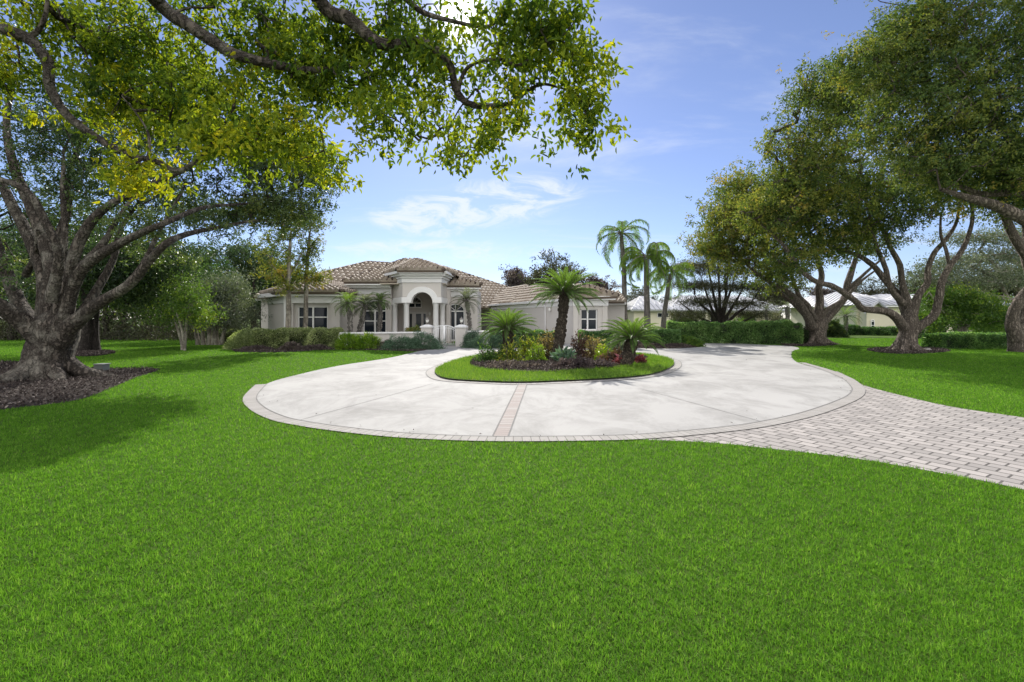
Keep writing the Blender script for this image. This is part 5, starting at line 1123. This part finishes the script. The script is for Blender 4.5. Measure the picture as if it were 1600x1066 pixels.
spots = [(wa, 440, 44, 1.0, .9, 'just behind the far end of the left house wing'), (wa, 365, 46, 1.0, .72, 'behind the pale multi stemmed tree'), (wb, 310, 34, .9, .85, 'bright green behind the small lawn tree'), (wa, 300, 44, 1.2, 1.1, 'tall and dark behind the bright green one'),
         (wb, 262, 40, 1., .85, 'yellowish one left of the small lawn tree'), (wc, 190, 42, 1.0, .9, 'tall dark one right of the twin dark trunks'), (wb, 165, 34, .9, .75, 'low bright one beside the twin dark trunks'), (wa, 120, 40, 1.1, 1.1, 'dark one seen between the twin trunks and the huge tree'), (wb, 20, 33, 1., .9, 'low bright one left of the huge trunk'),
         (wc, -30, 42, 1.1, 1.0, 'tall dark one at the left edge'), (wc, 250, 52, 1.1, 1.0, 'farthest tall one above the long left limb'), (wa, 410, 56, 1.2, .92, 'farthest dark one left of the roof'), (wc, 350, 58, 1.1, .72, 'farthest tall one behind the pale tree')]
for i, (s, px, D, sx, sz, txt) in enumerate(spots): copy_thing(s, (xof(px, D), D, 0), 1.3*i+.4, (sx, sz), 'wood tree, '+txt)
GF = 'far trees behind the roofs'
fa = far_tree('oak_tree', (xof(805, 70), 70), 10.0, 3.0, M['leaf_brown'], M['bark_dark'], 91, 80, 110, .34, .3, 'brownish round topped tree just right of the house roof ridge', GF)
fb = far_tree('oak_tree', (xof(862, 66), 66), 11.4, 3.6, M['leaf_mix'], M['bark_dark'], 92, 80, 120, .34, .3, 'tallest brown and green tree behind the central sago palm', GF)
for i, (s, px, D, sx, sz, txt) in enumerate([(fb, 895, 74, 1.0, .92, 'green brown tree behind the right side of the central sago crown'), (fa, 942, 66, .95, .80, 'brown open tree above the right end of the tile roof'), (fb, 835, 80, 1.0, .8, 'low far tree between the two brown crowns'), (fb, 1000, 78, 1.0, .62, 'far tree seen behind the queen palm trunks'),
    (fa, 1050, 85, 1.2, .6, 'far tree behind the hanging palm fronds'), (fb, 1215, 85, 1.3, .85, 'far tree over the pale metal roof right of the dark tree'), (fa, 1300, 85, 1.3, .78, 'far tree seen between the limbs of the hedge end tree'), (fb, 1365, 80, 1.2, .75, 'far tree over the ribbed metal roof'), (fb, 1450, 70, 1.3, .85, 'far tree right of the curved limbed tree'), (fa, 1520, 75, 1.4, .9, 'far tree behind the airy grey tree'), (fb, 1600, 66, 1.4, 1.0, 'far tree at the right edge'), (fa, 760, 95, 1.2, .55, 'farthest low tree behind the middle of the roof')]):
    copy_thing(s, (xof(px, D), D, 0), 1.1*i+.7, (sx, sz), txt)
# brushwood under the wood
r0 = np.random.default_rng(99); acc = Acc()
for i in range(350):
    D = r0.uniform(31, 40); x = xof(r0.uniform(-260, 405), D); h = r0.uniform(.5, 2.2); a = r0.uniform(0, 6.28)
    tube_np(acc, np.array([(x, D, 0), (x+.2*math.cos(a)*h, D+.2*math.sin(a)*h, h*.6), (x+.5*math.cos(a)*h, D+.4*math.sin(a)*h, h)]), [.03, .02, .008], 4, tone=.4)
c = np.stack([xof(r0.uniform(-280, 405, 70000), 36), r0.uniform(31.5, 41, 70000), r0.uniform(0, 1, 70000)**1.3*2.4], 1); V, Q, k = leaf_arrays(c, .16, .4, r0)
acc.add(V, Q, np.repeat(r0.beta(2, 3, len(c)), k)); tag(acc.build('brushwood', M['leaf_mix']), 'tangled brown brushwood along the foot of the wood behind the left lawn', 'brushwood', kind='stuff')

# ------------------------------------------------------------------ palms
Dq = 33
feather_palm('queen_palm', 'tall queen palm with a bare grey trunk, left of the palm group', (xof(976, Dq), Dq, 0), [P(977, 540, Dq), P(976, 480, Dq), P(975, 420, Dq), P(972, 385, Dq), P(971, 366, Dq)], [.24, .19, .17, .15, .12], P(971, 364, Dq), 15, 2.9, 5, M['leaf_palm'], M['bark_palm'], ll=.62, hang=.75, lw=.034, droopf=3.2, el0=62, el1=-45, nleaf=52, group='queen palms beyond the island')
feather_palm('queen_palm', 'bushy queen palm with long hanging fronds in the middle of the palm group', (xof(1012, 32), 32, 0), [P(1012, 540, 32), P(1011, 480, 32), P(1010, 440, 32), P(1010, 405, 32)], [.26, .21, .19, .17], P(1010, 402, 32), 19, 3.3, 6, M['leaf_palm'], M['bark_palm'], ll=.8, hang=1.0, lw=.040, droopf=4.2, el0=60, el1=-30, nleaf=56, group='queen palms beyond the island', tone=.62)
feather_palm('queen_palm', 'lower drooping queen palm at the right of the palm group', (xof(1040, 34), 34, 0), [P(1034, 540, 34), P(1038, 490, 34), P(1044, 450, 34), P(1047, 428, 34)], [.22, .18, .16, .14], P(1048, 424, 34), 12, 2.8, 7, M['leaf_palm'], M['bark_palm'], ll=.7, hang=1.0, lw=.032, droopf=4.2, el0=50, el1=-35, nleaf=50, group='queen palms beyond the island', tone=.6)
GP = 'small date palms by the house'
def date_palm(label, base, crown, rad, nf, seed, lm, r0=.09, D=None):
    b = np.array(base); c = np.array(crown); t_ = np.linspace(0, 1, 6)[:, None]; path = b*(1-t_)+c*t_+np.sin(t_*math.pi)*np.array((.06, 0, 0))
    return feather_palm('date_palm', label, base, path, list(np.linspace(r0, r0*1.5, 6)), c, nf, rad, seed, M[lm], M['bark_palm'], ll=.26, hang=.35, lw=.014, droopf=1.9, el0=80, el1=-30, nleaf=30, group=GP, scales=True, tone=.6, vee=.3)
date_palm('bright green small palm behind the left end of the garden wall', (xof(547, 25.4), 25.4, 0), P(544, 474, 25.4), 1.05, 26, 8, 'leaf_palm')
date_palm('silvery small palm just right of the bright green one', (xof(553, 26.2), 26.2, 0), P(571, 478, 26.2), 1.05, 26, 9, 'leaf_palmdark')
date_palm('dark small palm leaning before the left arched window', (xof(590, 27.4), 27.4, 0), P(594, 471, 27.4), .9, 20, 10, 'leaf_sago')
date_palm('small thin trunked palm between the arched door and the garage wing', (xof(735, 28), 28, 0), P(729, 470, 28), 1.2, 26, 12, 'leaf_palmdark', .075)
date_palm('small palm in front of the neighbour house right of the dark tree', (xof(1197, 45), 45, 0), P(1197, 485, 45), 1.4, 18, 13, 'leaf_palmdark', .1)
date_palm('small shaggy trunked palm beside the leaning limbs of the hedge end tree', (xof(1230, 46), 46, 0), P(1230, 480, 46), 1.3, 16, 14, 'leaf_palmdark', .14)
date_palm('bright young palm on the lawn right of the hedge end tree', (xof(1321, 40), 40, 0), P(1321, 494, 40), 1.6, 22, 15, 'leaf_palm', .1)
sago('tall sago palm with a thick rough trunk in the middle of the island', (xof(868, 16.5), 16.5, .05), P(882, 458, 16.5), 1.22, .20, .145, 80, 21, .14)
sago('low sago palm at the left side of the island', (xof(790, 17.0), 17.0, .05), P(793, 513, 17.0), 1.02, .19, .16, 56, 22, .14)
sago('leaning sago palm at the right side of the island', (xof(975, 14.9), 14.9, .05), P(988, 529, 15.2), .98, .24, .15, 54, 23, .14)

# ------------------------------------------------------------------ hedges and shrubs
hedge('clipped_hedge', 'long clipped green hedge behind the drive at the right', (xof(1045, 30), 30.2), (xof(1252, 27.6), 27.8), 1.3, 1.30, 46000, .11, M['leaf_hedge'], 1, tone=.5)
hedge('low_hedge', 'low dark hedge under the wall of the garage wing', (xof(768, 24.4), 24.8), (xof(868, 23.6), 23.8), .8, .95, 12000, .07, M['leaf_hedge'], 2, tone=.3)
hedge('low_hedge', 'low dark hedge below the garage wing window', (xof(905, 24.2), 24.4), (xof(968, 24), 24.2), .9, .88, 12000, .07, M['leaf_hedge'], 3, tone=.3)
hedge('low_hedge', 'low hedge on mulch between the sago palm and the clipped hedge', (xof(1010, 26.2), 26.3), (xof(1066, 25.4), 25.8), 1.1, .88, 12000, .08, M['leaf_hedge'], 4, tone=.35)
hedge('low_hedge', 'pale flecked hedge left of the slim trees by the left wing', (xof(392, 23.2), 23.4), (xof(449, 23.8), 24.0), 1.3, .98, 16000, .075, M['leaf_pale'], 5, tone=.55)
hedge('low_hedge', 'pale flecked hedge under the left wing window', (xof(454, 24.2), 24.4), (xof(526, 24.0), 24.2), 1.3, .98, 18000, .075, M['leaf_pale'], 6, tone=.52)
hedge('low_hedge', 'lower hedge further back at the left end of the house', (xof(322, 28.5), 29), (xof(372, 28), 28.4), 1.2, .82, 9000, .08, M['leaf_pale'], 7, tone=.35)
bush('round_shrub', 'rounded pale green shrub at the left front of the house hedges', 'shrub', (xof(385, 23.6), 23.6, 0), (.95, .9, 1.0), 9000, .075, M['leaf_pale'], tone=.5, seed=1, lump=.1)
hedge('low_hedge', 'dark low hedge beside the trunk at the right edge', (xof(1462, 24), 24.2), (xof(1600, 24), 24.2), 1.3, .72, 24000, .085, M['leaf_hedge'], 8, tone=.3)
hedge('low_hedge', 'far hedge behind the bright green spreading tree', (xof(1535, 38), 38), (xof(1640, 38), 38), 1.2, 1.15, 12000, .12, M['leaf_hedge'], 9, tone=.28)
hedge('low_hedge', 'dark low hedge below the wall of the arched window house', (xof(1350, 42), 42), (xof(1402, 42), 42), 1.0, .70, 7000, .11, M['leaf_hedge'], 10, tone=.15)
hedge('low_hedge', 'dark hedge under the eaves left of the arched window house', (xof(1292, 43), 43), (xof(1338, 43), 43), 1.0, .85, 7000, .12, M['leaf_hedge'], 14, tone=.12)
bush('low_shrub', 'dark rounded shrub at the end of the clipped hedge beside the tree', 'shrub', (xof(1246, 28.6), 28.6, 0), (1.0, .9, 1.25), 7000, .09, M['leaf_dark'], tone=.2, seed=2, lump=.15)
GJ = 'juniper shrubs beside the gate'
bush('juniper_shrub', 'spreading grey green juniper left of the gate, nearest the gate', 'juniper', (xof(662, 23.6), 23.6, 0), (1.0, .8, .75), 9000, .09, M['leaf_juniper'], GJ, .5, 3, .3, .22)
bush('juniper_shrub', 'spreading grey green juniper in front of the left garden wall', 'juniper', (xof(628, 23.2), 23.2, 0), (1.1, .7, .62), 9000, .09, M['leaf_juniper'], GJ, .5, 4, .3, .22)
bush('juniper_shrub', 'tall dark juniper right against the right gate pier', 'juniper', (xof(738, 24.8), 24.8, 0), (.6, .6, 1.0), 7000, .08, M['leaf_juniper'], GJ, .35, 5, .25, .22)
bush('juniper_shrub', 'wide juniper mound right of the gate on the drive edge', 'juniper', (xof(768, 24.2), 24.2, 0), (1.3, .7, .78), 11000, .08, M['leaf_juniper'], GJ, .5, 6, .25, .22)
bush('flax_shrub', 'bright green strappy shrub in front of the left garden wall', 'shrub', (xof(545, 23.3), 23.3, 0), (.62, .5, .80), 1500, .30, M['leaf_lime'], None, .3, 7, .15, .10, droop=-.4)
bush('flax_shrub', 'darker strappy green shrub by the left garden wall, the one nearer the junipers', 'shrub', (xof(575, 23.3), 23.3, 0), (.62, .5, .74), 1500, .30, M['leaf_lime'], None, .25, 8, .15, .10, droop=-.4)
bush('grey_shrub', 'thin greyish shrub between the strappy shrubs and the juniper', 'shrub', (xof(601, 23.3), 23.3, 0), (.5, .4, .5), 1200, .08, M['leaf_brown'], None, .7, 9, .2)
bush('croton_shrub', 'orange tipped shrub behind the wall beside the left gate pier', 'shrub', (xof(646, 26.4), 26.4, 0), (.58, .5, 1.33), 5000, .10, M['leaf_mix2'], None, .55, 10, .12)
for px, D, w_, h_, t_, lab in ((461, 23.0, .55, .42, .6, 'purplish ground cover at the foot of the nearer slim tree'), (498, 23.2, .9, .25, .5, 'low purplish ground cover under the left wing hedge'), (408, 23.0, .8, .22, .45, 'low purplish ground cover at the left of the hedge foot')):
    bush('ground_cover', lab, 'ground cover', (xof(px, D), D-.4, 0), (w_, .4, h_), 1800, .09, M['leaf_brown'], 'purplish ground cover by the left hedges', t_, int(px), .2)
bush('low_shrub', 'loose green shrub at the right end of the mulch before the clipped hedge', 'shrub', (xof(1075, 25.6), 25.6, 0), (.9, .6, .60), 5000, .09, M['leaf_green'], None, .4, 11, .25)
for px, D, w_, h_ in ((1020, 25.0, 1.0, .22), (1058, 25.0, .8, .2)): bush('ground_cover', 'low purplish ground cover on the mulch left of the loose green shrub' if px > 1040 else 'low purplish ground cover behind the leaning sago palm', 'ground cover', (xof(px, D), D, 0), (w_, .5, h_), 1500, .09, M['leaf_brown'], None, .5, px, .2)
# island planting
IS = [('croton_shrub', 'sparse green and yellow shrub at the left end of the island bed', 762, 16.0, .42, .55, 1100, .10, 'leaf_green', .35, .3, 'shrub'),
 ('croton_shrub', 'green croton with yellow leaves in front of the low sago trunk', 797, 15.9, .42, .72, 1300, .10, 'leaf_mix3', .62, .25, 'croton'),
 ('lime_shrub', 'bright lime green shrub between the low and tall sago palms', 838, 16.3, .36, .66, 1900, .07, 'leaf_lime', .42, .2, 'shrub'),
 ('croton_shrub', 'copper and green croton left of the tall sago trunk', 858, 18.0, .44, 1.05, 1700, .10, 'leaf_copper', .55, .2, 'croton'),
 ('croton_shrub', 'yellow tipped loose shrub behind the lime green shrub', 826, 18.3, .46, .92, 1500, .09, 'leaf_mix3', .6, .25, 'croton'),
 ('copper_shrub', 'dark maroon bush just right of the tall sago trunk', 904, 17.2, .34, 1.05, 1500, .09, 'leaf_maroon', .5, .18, 'shrub'),
 ('copper_shrub', 'orange copper croton right of the dark maroon bush', 928, 17.2, .38, .98, 1700, .08, 'leaf_copper', .72, .15, 'croton'),
 ('lime_shrub', 'small bright lime shrub right of the orange croton', 945, 16.4, .36, .56, 2400, .07, 'leaf_lime', .6, .18, 'shrub'),
 ('grey_shrub', 'grey green rounded shrub left of the leaning sago palm', 966, 18.2, .52, .85, 3200, .08, 'leaf_grey', .5, .15, 'shrub'),
 ('copper_shrub', 'low coppery shrub against the leaning sago trunk', 960, 15.8, .42, .48, 1800, .09, 'leaf_maroon', .7, .25, 'shrub'),
 ('bromeliad', 'pink red bromeliad left of the leaning sago trunk', 969, 15.0, .14, .22, 160, .20, 'leaf_pink', .5, .1, 'bromeliad'),
 ('bromeliad', 'crimson pink plant right of the leaning sago trunk', 1001, 15.6, .15, .26, 260, .12, 'leaf_pink', .4, .1, 'bromeliad'),
 ('agave', 'blue green succulent at the foot of the tall sago palm', 880, 15.7, .34, .42, 260, .26, 'leaf_juniper', .5, .1, 'succulent'),
 ('purple_mound', 'dark purple brown mound of foliage at the front of the island bed', 900, 14.2, .62, .30, 4200, .08, 'leaf_brown', .3, .15, 'ground cover'),
 ('purple_mound', 'smaller dark purple mound right of the larger one', 938, 14.3, .42, .22, 1800, .08, 'leaf_brown', .35, .2, 'ground cover'),
 ('ground_cover', 'low greyish ground cover at the left front of the island bed', 800, 14.4, .8, .16, 1400, .08, 'leaf_brown', .7, .3, 'ground cover'),
 ('round_shrub', 'dark green shrub at the foot of the low sago palm', 786, 16.4, .34, .62, 1500, .09, 'leaf_dark', .4, .25, 'shrub')]
for i, (nm, lab, px, D, w_, h_, n_, lf_, mt, tn_, lump, cat_) in enumerate(IS):
    bush(nm, lab, cat_, (xof(px, D), D, .07), (w_*1.05, w_*.9, h_), int(n_*.7), lf_*1.12, M[mt], None, tn_, 40+i, lump+.14, .42, 9, .55)
GR = 'rocks on the mulch'
for i, (px, D, s_) in enumerate(((1448, 21.9, .18), (1436, 21.6, .12))):
    mb = MB(); rr2 = random.Random(i); n_ = 10; x = xof(px, D)
    mb.lathe(x, D, [(s_*1.0, 0), (s_*1.05, s_*.3), (s_*.85, s_*.65), (s_*.4, s_*.85), (.02, s_*.88)], n_)
    mb.V = [(v[0]+rr2.uniform(-.03, .03), v[1]+rr2.uniform(-.03, .03), v[2]+rr2.uniform(-.02, .02)*(v[2] > .01)) for v in mb.V]
    o = mb.build('rock', M['rock'], loc=(x, D, 0)); tag(o, ['larger pale rock at the right foot of the curved limbed tree', 'smaller pale rock next to the larger one by the right tree'][i], 'rock', GR)

# fallen leaves on the drive
r_ = np.random.default_rng(12); n = 70; q = np.stack([r_.uniform(-6, 18, n), r_.uniform(6, 28, n)], 1); q = q[inpoly(q[:, 0], q[:, 1], conc) & ~inpoly(q[:, 0], q[:, 1], isl)]
e_ = near[r_.integers(0, len(near), 90)]+r_.normal(0, .12, (90, 2)); q = np.vstack([q, e_[inpoly(e_[:, 0], e_[:, 1], conc)]])
V, Q, k = leaf_arrays(np.c_[q, np.full(len(q), .018)], .040, .45, r_, 3.0, -.1); V[:, 2] = np.clip(V[:, 2], .0185, .05)
tag(np_mesh('fallen_leaves', V, Q, M['chips'], attrs={'tone': np.repeat(r_.beta(2, 2, len(q)), k)}), 'small dry leaves lying here and there on the concrete drive', 'leaves', kind='stuff')

for i, (px, D, w_, h_, mt, lab) in enumerate(((1068, 42, 1.6, 2.2, 'leaf_dark', 'dark rounded shrub in front of the neighbour house behind the palm group'), (1165, 44, 1.8, 1.9, 'leaf_green', 'green shrub before the neighbour house right of the dark layered tree'), (1215, 40, 1.5, 1.7, 'leaf_mix', 'brownish shrub behind the right end of the clipped hedge'),
    (1445, 36, 1.5, 2.3, 'leaf_dark', 'dark shrub against the metal roofed house right of the curved limbed tree'), (1560, 37, 2.4, 2.6, 'leaf_green', 'broad green shrub behind the low hedge near the right edge'), (1300, 38, 1.0, 1.5, 'leaf_dark', 'dark shrub on the lawn seen right of the hedge end tree'))):
    bush('garden_shrub', lab, 'shrub', (xof(px, D), D, 0), (w_, w_*.8, h_), 7000, .16, M[mt], 'shrubs before the neighbour houses', .45, 80+i, .25)
